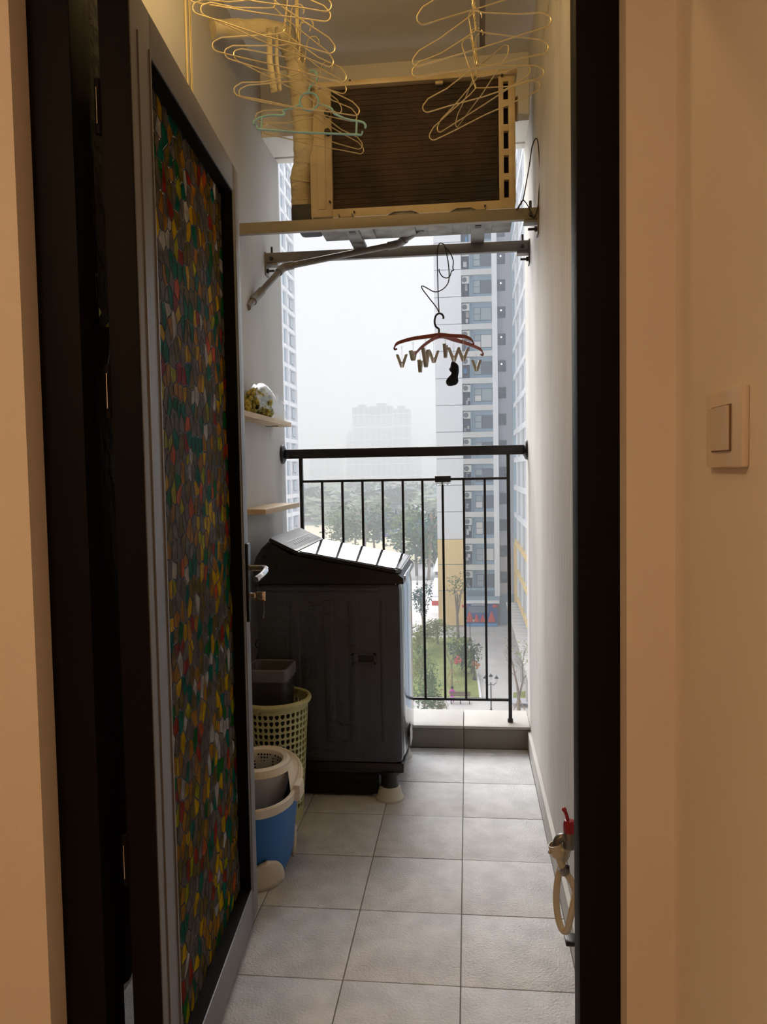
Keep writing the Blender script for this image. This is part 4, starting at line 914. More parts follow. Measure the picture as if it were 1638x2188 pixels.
# twisted wire hanger on the rear rail and the clip hanger below it
YW = 3.372
ww_ = thing('bent_wire_hanger', W(938, 672, YW), 'dark wire hanger bent out of shape, hooked over the rear rail', 'clothes hanger')
MB().tube(smooth_path([W(938, 669, YW), W(936, 640, YW), W(935, 600, YW), W(934, 560, YW), W(934, 535, YW), W(938, 521, YW), W(944, 520, YW + .01), W(950, 527, YW), W(957, 560, YW), W(959, 595, YW), W(952, 612, YW), W(938, 622, YW), W(926, 623, YW), W(911, 615, YW), W(902, 611, YW), W(901, 616, YW), W(915, 635, YW), W(932, 657, YW), W(938, 670, YW)], 5), 0.0025, 6).build('frame', BWIRE, ww_)
MB().tube(smooth_path([W(950, 527, YW), W(962, 542, YW), W(968, 558, YW), W(967, 572, YW), W(969, 577, YW), W(964, 580, YW), W(961, 590, YW), W(953, 594, YW), W(944, 590, YW), W(938, 580, YW), W(938, 575, YW)], 5), 0.0025, 6).build('hook', BWIRE, ww_)
BROWN = mat('brown_plastic', srgb(122, 58, 48), 0.4)
YC = 3.36
ch = thing('clip_hanger', W(938, 715, YC), 'brown cross-armed hanger with hanging clothes clips outside the rail', 'clothes hanger')
hk = [W(937, 712, YC), W(937, 703, YC), W(931, 698, YC), W(928, 688, YC), W(930, 676, YC), W(936, 670, YC), W(943, 671, YC), W(947, 677, YC), W(946, 681, YC)]
MB().tube(smooth_path(hk, 5), 0.0046, 8).build('hook', mat('black_plastic', srgb(34, 33, 34), 0.4), ch)
def arm(pts, name='arm'):
    sp_ = smooth_path(pts, 4); n = len(sp_); mb = MB()
    rows = []
    for i, q in enumerate(sp_):
        h = 0.0175 - 0.0075 * abs(i / (n - 1) - 0.5) * 1.6; d = 0.006
        rows.append([q + Vector((0, -d, -h / 2)), q + Vector((0, -d, h / 2)), q + Vector((0, d, h / 2)), q + Vector((0, d, -h / 2))])
    mb.grid(rows, True).face(rows[0]).face(rows[-1]); mb.build(name, BROWN, ch)
arm([W(842, 742, YC), W(850, 733, YC), W(880, 724, YC), W(915, 719, YC), W(940, 716, YC), W(965, 718, YC), W(990, 719, YC), W(1004, 724, YC), W(1011, 732, YC)])
arm([W(886, 757, YC - .12), W(905, 738, YC - .06), W(938, 719, YC), W(970, 726, YC + .05), W(1000, 735, YC + .09), W(1025, 746, YC + .12), W(1031, 753, YC + .13)])
for a in ([W(842, 742, YC), W(843, 747, YC), W(848, 745, YC)], [W(1011, 732, YC), W(1011, 737, YC), W(1006, 735, YC)], [W(1031, 753, YC + .13), W(1031, 759, YC + .13), W(1026, 757, YC + .13)]):
    MB().tube(smooth_path(a, 4), 0.0042, 7).build('arm_tip', BROWN, ch)
MB().ball(W(938, 717, YC), 0.013, 14, 8, sy=.8).build('hub', BROWN, ch)
CLIP = mat('smoky_clip_plastic', srgb(150, 138, 118), 0.35, trans=0.25)
def clip_(px, pyt, py0, py1, dy, turn, idx):
    y = YC + dy; top = W(px, pyt, y); a = W(px, py0, y); b2 = W(px, py1, y)
    t = thing('clothes_clip', a, ('%s clip counted from the sky side of the brown clip hanger' % order[idx]), 'clothes clip', 'smoky clips of the brown hanger')
    L = a.z - b2.z; X = a.x; z0 = a.z
    MB().tube([(top.x, y, top.z), (X, y, z0 - L * .45)], 0.0007, 5).build('link', CHROME, t)
    ring_ = [(top.x + 0.004 * math.cos(q), y, top.z + 0.003 + 0.004 * math.sin(q)) for q in [2 * math.pi * k / 10 for k in range(10)]]
    MB().tube(ring_, 0.0008, 5, closed=True).build('ring', CHROME, t)
    c, s_ = math.cos(turn), math.sin(turn)
    for s in (-1, 1):
        sp_ = 0.34 * L * s
        poly = [(0.0012 * s, -L), (0.0075 * s, -L * .96), (sp_ + 0.006 * s, -0.04 * L), (sp_ + 0.002 * s, 0.0), (sp_ - 0.006 * s, -.03 * L), (0.0012 * s, -L * .62)]
        P3 = [Vector((X + u * c, y + u * s_, z0 + v)) for u, v in poly]
        nrm = Vector((-s_, c, 0)) * 0.013
        MB().prism([p - nrm * .5 for p in P3], nrm).build('jaw', CLIP, t, smooth=False)
    q = Vector((X, y, z0 - L * .62)); nn = Vector((-s_, c, 0))
    MB().cyl(q - nn * .006, q + nn * .006, 0.0032, n=10).build('spring', CHROME, t)
for k, a in enumerate(((858, 742, 757, 786, 0, .1), (882, 735, 749, 771, -.02, .9), (897, 754, 769, 796, -.08, 1.4), (909, 729, 744, 785, -.04, 1.2), (926, 732, 749, 776, 0, .2), (951, 720, 735, 765, .03, 1.4), (969, 725, 742, 774, .05, .1), (989, 726, 743, 773, .06, .15), (1017, 753, 769, 794, .11, .2))): clip_(*a, k)
# black sock in the seventh clip
sk = [W(*q, YC + .05) for q in ((966, 772), (972, 774), (979, 781), (980, 795), (978, 806), (979, 815), (974, 822), (962, 825), (955, 823), (952, 815), (956, 808), (962, 802), (964, 795), (959, 790), (962, 783), (963, 776))]
cx_ = sum((q for q in sk), Vector()) / len(sk)
mb = MB(); loops = []
for sc, dy in ((0.62, -0.013), (0.9, -0.009), (1.0, 0.0), (0.9, 0.009), (0.62, 0.013)): loops.append([cx_ + (q - cx_) * sc + Vector((0, dy, 0)) for q in smooth_path(sk, 3, True)])
mb.grid(loops, True).face(loops[0]).face(loops[-1])
tag(mb.build('sock', mat('black_knit', srgb(16, 17, 22), 0.95, bump=0.5, bscale=300)), 'black sock pinned to the brown clip hanger', 'sock')

# ================================================================== washing machine
WX0, WX1, WY0, WY1 = -0.838, -0.262, 2.955, 3.495
W_GREY = mat('washer_grey_enamel', srgb(66, 69, 78), 0.38, 0.15)
W_BLACK = mat('washer_black_plastic', srgb(32, 32, 36), 0.35)
W_FRONT = mat('washer_front_glossy', srgb(170, 172, 178), 0.12, 0.85)
W_GLASS = mat('washer_lid_glass', srgb(60, 62, 68), 0.07, 0.0, coat=0.0, spec=0.45)
W_PANEL = mat('washer_panel_glass', srgb(58, 62, 70), 0.5, 0.0, coat=0.0, spec=0.3)
wm = thing('washing_machine', ((WX0 + WX1) / 2, (WY0 + WY1) / 2, 0), 'dark grey top-loading washing machine on riser feet by the railing', 'washing machine')
MB().box(WX0, WX1, WY0, WY1, 0.152, 0.866, 0.03).build('cabinet', W_GREY, wm, ang=50)
def rrect(x0, x1, y0, y1, z, r=0.03, n=5):
    out = []
    for cx, cy, a0 in ((x1 - r, y1 - r, 0), (x0 + r, y1 - r, 90), (x0 + r, y0 + r, 180), (x1 - r, y0 + r, 270)):
        for k in range(n + 1): a = math.radians(a0 + 90 * k / n); out.append((cx + r * math.cos(a), cy + r * math.sin(a), z))
    return out
# bowed glossy front panel
rows = []
for z in (0.17, 0.20, 0.3, 0.5, 0.7, 0.83, 0.862):
    e = 0.008 if z in (0.17, 0.862) else 0.0
    rows.append([(WX1 - 0.012 + (0.030 - e) * math.sin(math.pi * k / 16) ** 0.55 + (0.0 if 0 < k < 16 else -0.01), WY0 + 0.012 + (WY1 - WY0 - 0.024) * k / 16, z) for k in range(17)])
MB().grid(rows).build('front_panel', W_FRONT, wm)
MB().prism([(WX1 + 0.0195, WY0 + 0.10, 0.19), (WX1 + 0.0195, WY0 + 0.20, 0.19), (WX1 + 0.0195, WY0 + 0.20, 0.26), (WX1 + 0.0195, WY0 + 0.10, 0.26)], (0.0015, 0, 0)).build('rating_label', mat('label_white', srgb(206, 206, 208), 0.5), wm, smooth=False)
# pressed relief of the side sheet
for x0, x1 in ((-0.70, -0.662), (-0.565, -0.527), (-0.47, -0.432), (-0.345, -0.33)):
    MB().box(x0, x1, WY0 - 0.003, WY0 + 0.004, 0.24, 0.80, 0.0028).build('side_rib', W_GREY, wm)
MB().box(-0.795, -0.35, WY0 - 0.004, WY0 + 0.003, 0.836, 0.848, 0.003).build('side_groove', W_GREY, wm)
gp = MB(); a, b2 = (-0.457, 0.550), (-0.364, 0.592)
for q in ((a[0], b2[0], a[1], a[1] + 0.007), (a[0], b2[0], b2[1] - 0.007, b2[1]), (a[0], a[0] + 0.006, a[1], b2[1]), (b2[0] - 0.006, b2[0], a[1], b2[1])): gp.box(q[0], q[1], WY0 - 0.005, WY0 + 0.002, q[2], q[3])
sg = gp.build('grip_frame', W_GREY, wm, smooth=False)
MB().box(a[0] + 0.005, b2[0] - 0.005, WY0 - 0.0015, WY0 + 0.002, a[1] + 0.006, b2[1] - 0.006).build('grip_recess', W_BLACK, sg, smooth=False)
# top housing, lid, control panel
prof = [(-0.838, 0.864), (-0.842, 0.93), (-0.830, 0.972), (-0.806, 1.006), (-0.778, 1.032), (-0.690, 0.978), (-0.655, 0.972), (-0.270, 0.900), (-0.252, 0.886), (-0.250, 0.864)]
MB().prism([(x, WY0 - 0.004, z) for x, z in prof][::-1], (0, WY1 - WY0 + 0.008, 0)).build('top_housing', W_BLACK, wm, ang=20)
def plate(name, A, B_, t, m, y0, y1, cut=0.0, par=wm):
    (x0, z0), (x1, z1) = A, B_; d = Vector((x1 - x0, 0, z1 - z0)).normalized(); n = Vector((-d.z, 0, d.x))
    P = [Vector((x0, y0, z0)), Vector((x1 - cut, y0, z0 + (z1 - z0) * (1 - cut / max(1e-6, (x1 - x0))))), Vector((x1, y0 + cut * 2, z1)), Vector((x1, y1 - cut * 2, z1)), Vector((x1 - cut, y1, z0 + (z1 - z0) * (1 - cut / max(1e-6, (x1 - x0))))), Vector((x0, y1, z0))]
    return MB().prism(P, n * t).build(name, m, par, smooth=False)
lid = plate('lid', (-0.668, 0.978), (-0.262, 0.902), 0.013, W_BLACK, WY0 + 0.002, WY1 - 0.002, 0.02)
plate('lid_glass', (-0.660, 0.9905), (-0.285, 0.9203), 0.003, W_GLASS, WY0 + 0.012, WY1 - 0.012, 0.0, lid)
plate('lid_trim', (-0.283, 0.920), (-0.266, 0.9165), 0.0028, W_FRONT, WY0 + 0.03, WY1 - 0.03, 0.0, lid)
cpn = plate('control_panel', (-0.778, 1.034), (-0.672, 0.982), 0.014, W_BLACK, WY0 - 0.004, WY1 + 0.004)
plate('panel_glass', (-0.773, 1.0450), (-0.678, 0.9985), 0.0025, W_PANEL, WY0 + 0.004, WY1 - 0.004, 0.0, cpn)
MK = mat('panel_print', srgb(150, 156, 164), 0.5)
for k in range(9):
    y = WY0 + 0.12 + 0.036 * k
    plate('button_mark', (-0.708, 1.0165), (-0.696, 1.0107), 0.0008, MK, y, y + 0.016, 0.0, cpn)
plate('panel_line', (-0.722, 1.0234), (-0.7195, 1.0222), 0.0008, W_BLACK, WY0 + 0.06, WY1 - 0.05, 0.0, cpn)
MB().box(-0.29, -0.247, WY0 + 0.06, WY1 - 0.06, 0.868, 0.888, 0.004).build('lid_grip', W_FRONT, wm)
# base skirt and feet on ribbed risers
MB().box(WX0 + 0.01, WX1 + 0.002, WY0 + 0.006, WY1 - 0.006, 0.112, 0.156, 0.012).build('base_skirt', W_BLACK, wm)
MB().box(WX0 + 0.02, WX1 - 0.105, WY0 + 0.045, WY1 - 0.05, 0.012, 0.114, 0.006).build('shade_block', mat('shade_black', srgb(14, 14, 16), 0.7), wm)  # black block added to darken the shaded gap under the machine
for fx in (-0.322, -0.775):
    for fy in (2.998, 3.452):
        MB().lathe([(0.034, 0.04), (0.034, 0.10), (0.045, 0.104), (0.045, 0.118)], (fx, fy, 0), 20, capb=True, capt=True).build('foot', W_BLACK, wm)
        rs = MB(); n = 28; prof_ = [(0.056, 0.0), (0.056, 0.008), (0.050, 0.014), (0.040, 0.05), (0.036, 0.052)]
        rows = [[(fx + (r + (0.0012 if (k % 2 and 0.01 < z < 0.051) else 0)) * math.cos(2 * math.pi * k / 56), fy + (r + (0.0012 if (k % 2 and 0.01 < z < 0.051) else 0)) * math.sin(2 * math.pi * k / 56), z) for k in range(56)] for r, z in prof_]
        rs.grid(rows, True).face(rows[0][::-1]).face(rows[-1]).build('riser', mat('riser_white_plastic', srgb(190, 188, 180), 0.6), wm)
# mains cable hanging behind it on the wall
cb = thing('power_cable', (XL + 0.01, 3.0, 0.45), 'thin dark power cable hanging on the wall behind the washing machine', 'cable')
MB().tube(smooth_path([at(551, 1366, X=-.86), at(547, 1372, X=-.86), at(546, 1380, X=-.86), at(551, 1385, X=-.86), at(553, 1392, X=-.86), at(550, 1402, X=-.86), at(552, 1412, X=-.86), at(553, 1440, X=-.86)], 5), 0.0025, 6).build('cord', W_BLACK, cb)

# ================================================================== laundry basket with a bin inside
LB = mat('olive_basket_plastic', srgb(178, 176, 128), 0.5)
bcx, bcy, bh = -0.735, 2.805, 0.462
def bR(t): return 0.100 + 0.030 * t ** 0.9
bk = thing('laundry_basket', (bcx, bcy, 0), 'olive green perforated laundry basket in front of the washing machine', 'basket')
mb = MB(); NC, NR_ = 38, 16; z0, z1 = 0.05, 0.43
hole = [(-.36, -.02), (-.34, .26), (-.18, .37), (.18, .37), (.34, .26), (.36, -.02), (.20, -.30), (0, -.40), (-.20, -.30)]
for j in range(NR_):
    for i in range(NC):
        def P(u, v):
            zz_ = z0 + (z1 - z0) * (j + .5 + v) / NR_; a = 2 * math.pi * (i + .5 + u) / NC; r = bR(zz_ / bh); return (bcx + r * math.cos(a), bcy + r * math.sin(a), zz_)
        outer = [(-.5, 0), (-.5, .5), (-.2, .5), (.2, .5), (.5, .5), (.5, 0), (.5, -.5), (0, -.5), (-.5, -.5)]
        o_ = [P(*q) for q in outer]; i_ = [P(*q) for q in hole]; base_ = len(mb.v); mb.v += o_ + i_; n = 9
        for k in range(n): mb.f.append([base_ + k, base_ + (k + 1) % n, base_ + n + (k + 1) % n, base_ + n + k]); mb.mi.append(0)
o = mb.build('basket_wall', LB, bk, smooth=False); so = o.modifiers.new('thick', 'SOLIDIFY'); so.thickness = 0.0025
MB().lathe([(bR(.11), 0.05), (bR(0.05), 0.0), (bR(0) - .004, 0.0), (0.001, 0.006)], (bcx, bcy, 0), 40).build('basket_bottom', LB, bk)
MB().lathe([(bR(.93), 0.43), (bR(.95), 0.445), (0.139, 0.447), (0.142, 0.455), (0.139, 0.463), (0.131, 0.465), (0.126, 0.460), (0.126, 0.43)], (bcx, bcy, 0), 48).build('rim', LB, bk)
DB = mat('dark_bin_plastic', srgb(44, 43, 48), 0.55)
bn2 = thing('waste_bin', (bcx - 0.005, bcy, 0.012), 'black square bin standing inside the olive basket', 'bin')
rows = [rrect(bcx - .010 - w, bcx - .010 + w, bcy - w, bcy + w, z, .02) for w, z in ((.055, .02), (.066, .30), (.078, .54))]
MB().grid(rows, True).face(rows[0][::-1]).build('bin_body', DB, bn2)
rows = [rrect(bcx - .010 - w, bcx - .010 + w, bcy - w, bcy + w, z, .02) for w, z in ((.080, .535), (.083, .54), (.083, .578), (.080, .582), (.074, .580), (.074, .54))]
MB().grid(rows, True).build('bin_rim', mat('grey_bin_rim', srgb(96, 94, 96), 0.6), bn2)

# ================================================================== blue spin-mop bucket
SB = mat('bucket_blue', srgb(34, 106, 178), 0.42); SWH = mat('bucket_white', srgb(214, 205, 188), 0.45); SGR = mat('bucket_inner_grey', srgb(120, 130, 150), 0.5)
kx, ky = -0.712, 2.435
kb = thing('mop_bucket', (kx, ky, 0), 'blue and white spin-mop bucket on the floor beside the door edge', 'bucket')
def ell(cx, cy, ax, ay, z, n=40, p=2.5):
    out = []
    for k in range(n):
        a = 2 * math.pi * k / n; c, s = math.cos(a), math.sin(a); r = (abs(c) ** p + abs(s) ** p) ** (-1 / p); out.append((cx + ax * r * c, cy + ay * r * s, z))
    return out
rows = [ell(kx, ky, .110, .152, .022), ell(kx, ky, .118, .162, .05), ell(kx, ky, .126, .172, .13), ell(kx, ky, .134, .180, .20), ell(kx, ky, .138, .184, .258)]
MB().grid(rows, True).face(rows[0][::-1]).build('tub', SB, kb)
rows = [ell(kx, ky, .132, .178, .255), ell(kx, ky, .124, .168, .16), ell(kx, ky, .10, .14, .05)]
MB().grid(rows, True).face(rows[-1]).build('tub_lining', SGR, kb)
def tilt(pts, f): return [(x, y, z + f * max(0, y - (ky - .05)) ) for x, y, z in pts]
rows = [tilt(ell(kx, ky, *q), .25) for q in ((.139, .185, .238), (.145, .191, .242), (.147, .193, .268), (.143, .189, .274), (.134, .180, .270), (.133, .179, .245))]
MB().grid(rows, True).build('rim_band', SWH, kb)
scx, scy = kx - 0.002, ky + 0.055                                # spinner at the far end
Mx = Matrix.Identity(4)
rows = [tilt(ell(kx, ky + .012, .136, .172, .272), .25), ell(scx, scy, .118, .122, .318, p=2.1), ell(scx, scy, .110, .112, .338, p=2), ell(scx, scy, .100, .102, .345, p=2), ell(scx, scy, .088, .09, .341, p=2), ell(scx, scy, .083, .085, .325, p=2)]
# the collar covers the far half only; the near half stays open water
def keep_far(row): return row
col_ = MB(); n = 40
for i in range(len(rows) - 1):
    for k in range(n):
        k2 = (k + 1) % n; a4 = [rows[i][k], rows[i][k2], rows[i + 1][k2], rows[i + 1][k]]
        if i == 0 and (a4[0][1] + a4[1][1]) / 2 < ky - 0.03: continue
        col_.face(a4)
bm_ = col_.build('spinner_collar', SWH, kb, ang=50)
MB().lathe([(.112, .338), (.108, .30), (.096, .24), (.085, .20)], (scx, scy, 0), 40).build('spinner_bowl', mat('bucket_pale_grey', srgb(206, 206, 208), 0.45), kb)
pm = bpy.data.materials.new('perforated_steel'); pm.use_nodes = True; nt = pm.node_tree; bs = nt.nodes['Principled BSDF']; bs.inputs['Metallic'].default_value = .9; bs.inputs['Roughness'].default_value = .35
tc = nt.nodes.new('ShaderNodeTexCoord'); vo = nt.nodes.new('ShaderNodeTexVoronoi'); vo.inputs['Scale'].default_value = 95; vo.inputs['Randomness'].default_value = 0
nt.links.new(tc.outputs['Object'], vo.inputs['Vector']); rp = nt.nodes.new('ShaderNodeValToRGB'); rp.color_ramp.elements[0].position = .30; rp.color_ramp.elements[1].position = .34; rp.color_ramp.elements[0].color = (.02, .02, .02, 1); rp.color_ramp.elements[1].color = (.62, .58, .5, 1)
nt.links.new(vo.outputs['Distance'], rp.inputs[0]); nt.links.new(rp.outputs[0], bs.inputs['Base Color'])
MB().lathe([(.084, .33), (.080, .31), (.074, .24), (.060, .225), (.001, .225)], (scx, scy, 0), 40).build('spin_basket', pm, kb)
MB().lathe([(.022, .225), (.020, .245), (.001, .25)], (scx, scy, 0), 16).build('spin_hub', SWH, kb)
hpts = []
for k in range(13):
    a = math.radians(-14 + (180 + 28) * k / 12); hpts.append((kx + .149 * math.cos(a), ky + .03 + .165 * math.sin(a), .285 + .045 * math.sin(a)))
MB().tube(smooth_path(hpts, 3), .0065, 8).build('carry_handle', SWH, kb)
for s in (-1, 1):
    MB().box(kx + s * .150 - .012, kx + s * .150 + .012, ky - .035, ky + .03, .238, .292, .007).build('handle_pivot', SWH, kb)
for sx, sy in ((1, -1), (1, 1), (-1, -1), (-1, 1)):
    a = math.atan2(sy * .145, sx * .100); rows = []
    for i in range(7):
        t = i / 6; z = .0 + .10 * t; w = .50 * math.sqrt(max(0.0, 1 - t ** 1.5)) + .02; row = []
        for k in range(9):
            b_ = a + w * (k / 4 - 1); c, s = math.cos(b_), math.sin(b_); r = (abs(c) ** 2.5 + abs(s) ** 2.5) ** (-1 / 2.5); e = 1.10 - .02 * t
            row.append((kx + (.110 + .016 * t) * e * r * c, ky + (.152 + .016 * t) * e * r * s, z))
        rows.append(row)
    o = MB().grid(rows).build('foot', SWH, kb); so = o.modifiers.new('thick', 'SOLIDIFY'); so.thickness = 0.012; so.offset = -1

# ================================================================== wall shelves and bag of dried flowers
WOOD = mat('shelf_pine', srgb(206, 184, 152), 0.6, col2=srgb(186, 162, 128), vscale=7, stretch=(6, .6, 6))
def shelf(y0, y1, xf, zt, label):
    t = thing('wall_shelf', ((XL + xf) / 2, (y0 + y1) / 2, zt - .02), label, 'shelf', 'wooden shelves on the wall above the washing machine')
    MB().box(XL, xf, y0, y1, zt - .020, zt, .001).build('board', WOOD, t)
    for y in (y0 + .1, y1 - .12):
        MB().box(XL, xf - .03, y - .008, y + .008, zt - .023, zt - .020).build('bracket', GALV_D, t, smooth=False)
shelf(2.87, 3.47, -0.765, 1.163, 'lower pale wooden wall shelf above the washer control panel, empty')
shelf(2.55, 3.47, -0.795, 1.528, 'upper pale wooden wall shelf under the plastic bag')
bg2 = thing('flower_bag', (-0.845, 3.16, 1.528), 'clear plastic bag of dried yellow-green flowers on the upper shelf', 'bag')
fmb = MB(); rg2 = random.Random(9)
for k in range(330):
    a = rg2.uniform(0, 6.28); r = rg2.uniform(0, 1) ** .5; z = rg2.uniform(.012, .125); y = 3.04 + .15 * r * math.sin(a); x = -.826 + .036 * r * math.cos(a)
    fmb.ball((x, y, 1.528 + z * (1 - .35 * r)), rg2.uniform(.007, .013), 6, 4, sx=rg2.uniform(.7, 1.3), sy=rg2.uniform(.7, 1.3))
ff = fmb.build('dried_flowers', mat('dried_flower', srgb(190, 176, 84), 0.85, col2=srgb(120, 122, 70), vscale=30), bg2, smooth=False); ff['kind'] = 'stuff'
rows = []; n = 24
for i in range(15):
    t = i / 14; y = 2.90 + .56 * t; h = .135 * math.sin(math.pi * min(1, t * 1.25 + .12)) ** .7 if t < .62 else .105 * (1 - t) / .38 + .02; w = .045 * (1 if t < .7 else 1 - (t - .7) * 1.6)
    rows.append([(-.829 + (w + rnd(-.002, .002)) * math.cos(a), y + rnd(-.006, .006), 1.530 + h * .5 + (h * .5 + rnd(-.003, .003)) * math.sin(a)) for a in [2 * math.pi * k / n for k in range(n)]])
pm2 = bpy.data.materials.new('clear_bag_film'); pm2.use_nodes = True; nt = pm2.node_tree; nt.nodes.remove(nt.nodes['Principled BSDF'])
tr_ = nt.nodes.new('ShaderNodeBsdfTransparent'); gl = nt.nodes.new('ShaderNodeBsdfGlossy'); gl.inputs['Roughness'].default_value = .2; tl_ = nt.nodes.new('ShaderNodeBsdfTranslucent'); mx = nt.nodes.new('ShaderNodeMixShader'); mx2 = nt.nodes.new('ShaderNodeMixShader')
fr = nt.nodes.new('ShaderNodeLayerWeight'); fr.inputs[0].default_value = .22; mu_ = nt.nodes.new('ShaderNodeMath'); mu_.operation = 'MULTIPLY'; mu_.inputs[1].default_value = .55; nt.links.new(fr.outputs['Facing'], mu_.inputs[0]); nt.links.new(mu_.outputs[0], mx.inputs[0]); nt.links.new(tr_.outputs[0], mx.inputs[1]); nt.links.new(gl.outputs[0], mx.inputs[2]); mx2.inputs[0].default_value = .07; nt.links.new(mx.outputs[0], mx2.inputs[1]); nt.links.new(tl_.outputs[0], mx2.inputs[2])
nt.links.new(mx2.outputs[0], nt.nodes['Material Output'].inputs['Surface'])
MB().grid(rows, True).build('bag_film', pm2, bg2)

# ================================================================== tap and hose at the pale wall
YT = 1.90
def T(px, py, dy=0.0): return at(px - 3, py, Y=YT + dy)
TG = mat('tap_body', srgb(128, 124, 118), 0.35, 0.7); TRD = mat('tap_red', srgb(150, 26, 36), 0.35); HS = mat('cream_hose', srgb(196, 182, 156), 0.5)
tp = thing('wall_tap', T(1222, 1800), 'wall tap with a red lever beside the door frame', 'tap')
q = T(1219, 1795); MB().cyl((XR + .004, YT, q.z), (q.x - .012, YT, q.z), .011, n=14).lathe([(.014, -.02), (.016, -.012), (.016, .012), (.013, .02)], (q.x, YT, q.z), 16, capb=True, capt=True).build('body', TG, tp)
MB().tube(smooth_path([q + Vector((0, 0, -.002)), T(1205, 1789), T(1195, 1795), T(1192, 1808)], 5), [.011] * 15 + [.0095], 12).build('spout', TG, tp)
MB().lathe([(.013, .018), (.0145, .022), (.0145, .042), (.012, .050), (.006, .052)], (q.x, YT, q.z), 8, capb=True, capt=True).build('bonnet', TRD, tp)
lv_ = [q + Vector((0, 0, .05)), T(1217, 1757), T(1213, 1742), T(1209, 1732)]
MB().tube(smooth_path(lv_, 4), [.0075, .0072, .0065, .006, .0055, .0050, .0048, .0046, .0046, .0046, .0046, .0048, .005], 10).ball(T(1208, 1730), .0062, 12, 8).build('lever', TRD, tp)
MB().tube([T(1224, 1806), T(1219, 1828), T(1214, 1838), T(1214, 1850)], .0008, 5).cyl(T(1214, 1850), T(1214, 1858), .006, n=8).build('hanging_plug', BWIRE, tp)
hs_ = thing('washing_hose', T(1205, 1990), 'looped cream washing machine hose hanging from the tap', 'hose')
c0 = T(1189, 1806)
d_ = (T(1200, 1838) - c0).normalized(); zx = d_; xx_ = zx.orthogonal().normalized(); yy_ = zx.cross(xx_)
MR = Matrix(((xx_.x, yy_.x, zx.x, 0), (xx_.y, yy_.y, zx.y, 0), (xx_.z, yy_.z, zx.z, 0), (0, 0, 0, 1)))
MB().lathe([(.015, -.004), (.0175, -.004), (.0175, .024), (.012, .030), (.009, .034)], c0, 22, MR).build('collar_nut', HS, hs_)
for k in range(3):
    a = 2.1 * k + .5; p = c0 + MR.to_3x3() @ Vector((.019 * math.cos(a), .019 * math.sin(a), .010)); MB().ball(p, .005, 8, 6).build('nut_lug', HS, hs_)
h1 = [T(1196, 1832), T(1204, 1852), T(1214, 1868), T(1226, 1888), T(1238, 1925)]
h2 = [T(1240, 1880, -.02), T(1228, 1930, -.03), T(1220, 1965, -.03), T(1214, 1988, -.02), T(1203, 1985, -.01), T(1194, 1955, .0), T(1191, 1915, .01), T(1196, 1870, .015), T(1210, 1825, .02), T(1218, 1800, .02)]
MB().tube(smooth_path(h1, 6), .0085, 12).build('hose_run', HS, hs_)
MB().tube(smooth_path(h2, 6), .0085, 12).build('hose_loop', HS, hs_)
MB().cyl(T(1203, 1853), T(1212, 1866), .0115, n=14).build('hose_ferrule', TG, hs_)
MB().box(*sorted((T(1208, 2000).x, T(1232, 2000).x)), YT - .03, YT + .01, T(1215, 2008).z, T(1215, 1997).z, .004).build('hose_clip', W_BLACK, hs_)

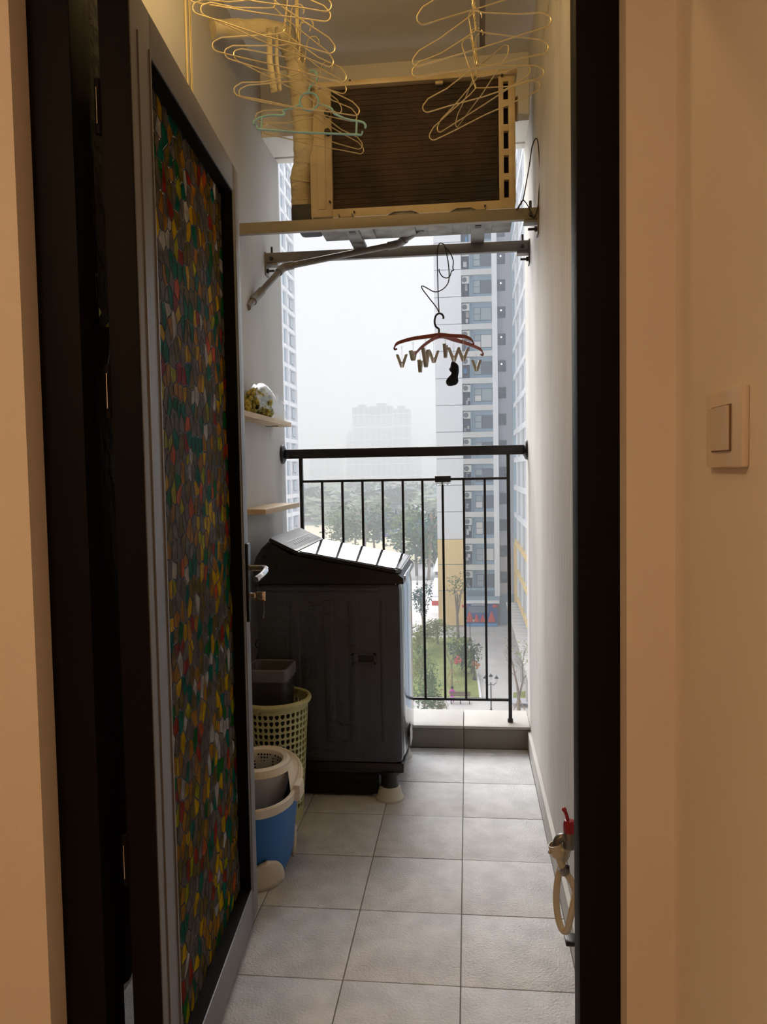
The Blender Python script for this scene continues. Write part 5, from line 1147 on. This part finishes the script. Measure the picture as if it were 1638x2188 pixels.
# ================================================================== light switch
sw = thing('light_switch', (0.309, 0.957, 1.297), 'white single rocker light switch on the cream side wall', 'light switch')
SWP = mat('switch_plastic', srgb(226, 212, 194), 0.25)
MB().box(0.300, 0.309, 0.893, 1.021, 1.297, 1.389, .0035).build('plate', SWP, sw)
rk = MB(); rk.prism([(0.301, 0.925, 1.316), (0.301, 0.992, 1.316), (0.301, 0.992, 1.370), (0.301, 0.925, 1.370)], (-0.003, 0, 0)); rk.build('rocker_well', mat('switch_gap', srgb(120, 96, 76), .6), sw, smooth=False)
MB().prism([(0.2985, 0.927, 1.3175), (0.2985, 0.927, 1.3685), (0.2945, 0.927, 1.3685), (0.2975, 0.927, 1.3175)], (0, 0.063, 0)).build('rocker', SWP, sw, smooth=False)

# ================================================================== cables on the wall by the door
for k, (px, w) in enumerate(((399, .006), (407, .004), (410, .0025))):
    p = at(px, 100, X=XL + .005)
    tag(MB().tube([(XL + .004, p.y, 2.0), (XL + .004, p.y, 3.04)], w * .6, 8).build('wall_cable', mat('cream_cable', srgb(200, 184, 140), .5)), ('thick cream cable running up the wall above the door leaf', 'thin cream cable next to the thick one above the door leaf', 'thinnest cable of the three above the door leaf')[k], 'cable', 'cables on the wall above the door leaf')

# ================================================================== lamps
LXB, LYB = -0.56, 1.95
bl = thing('balcony_lamp', (LXB, LYB, 2.93), 'round warm lamp on the balcony ceiling, just out of view', 'lamp')
MB().lathe([(.06, 0), (.06, -.02), (.03, -.03)], (LXB, LYB, ZC), 20).build('base', mat('lamp_white', (.8, .8, .78), .4), bl)
MB().ball((LXB, LYB, ZC - .075), .05, 20, 12).build('globe', mat('lamp_globe', (1, .9, .7), .4, emit=(1.0, 0.66, 0.24), estr=6.0), bl)
ld = bpy.data.lights.new('balcony_lamp_light', 'POINT'); ld.energy = BALCONY_W; ld.color = (1.0, 0.66, 0.24); ld.shadow_soft_size = .04
lo = bpy.data.objects.new('balcony_lamp_light', ld); C.objects.link(lo); lo.parent = bl; lo.location = (0, 0, ZC - .175 - 2.93)
kl = thing('kitchen_lamp', (-1.05, -0.55, 2.70), 'flat round warm ceiling lamp in the kitchen behind the camera', 'lamp')
MB().lathe([(.2, 0), (.21, .02), (.21, .05), (.0, .05)], (-1.05, -0.55, 2.70), 32, capb=True).build('diffuser', mat('kitchen_diffuser', (1, .9, .75), .5, emit=(1.0, .66, .36), estr=6.0), kl)
ld = bpy.data.lights.new('kitchen_lamp_light', 'AREA'); ld.shape = 'DISK'; ld.size = .4; ld.energy = KITCHEN_W; ld.color = (1.0, .62, .32)
lo = bpy.data.objects.new('kitchen_lamp_light', ld); C.objects.link(lo); lo.parent = kl; lo.location = (0, 0, -.012)
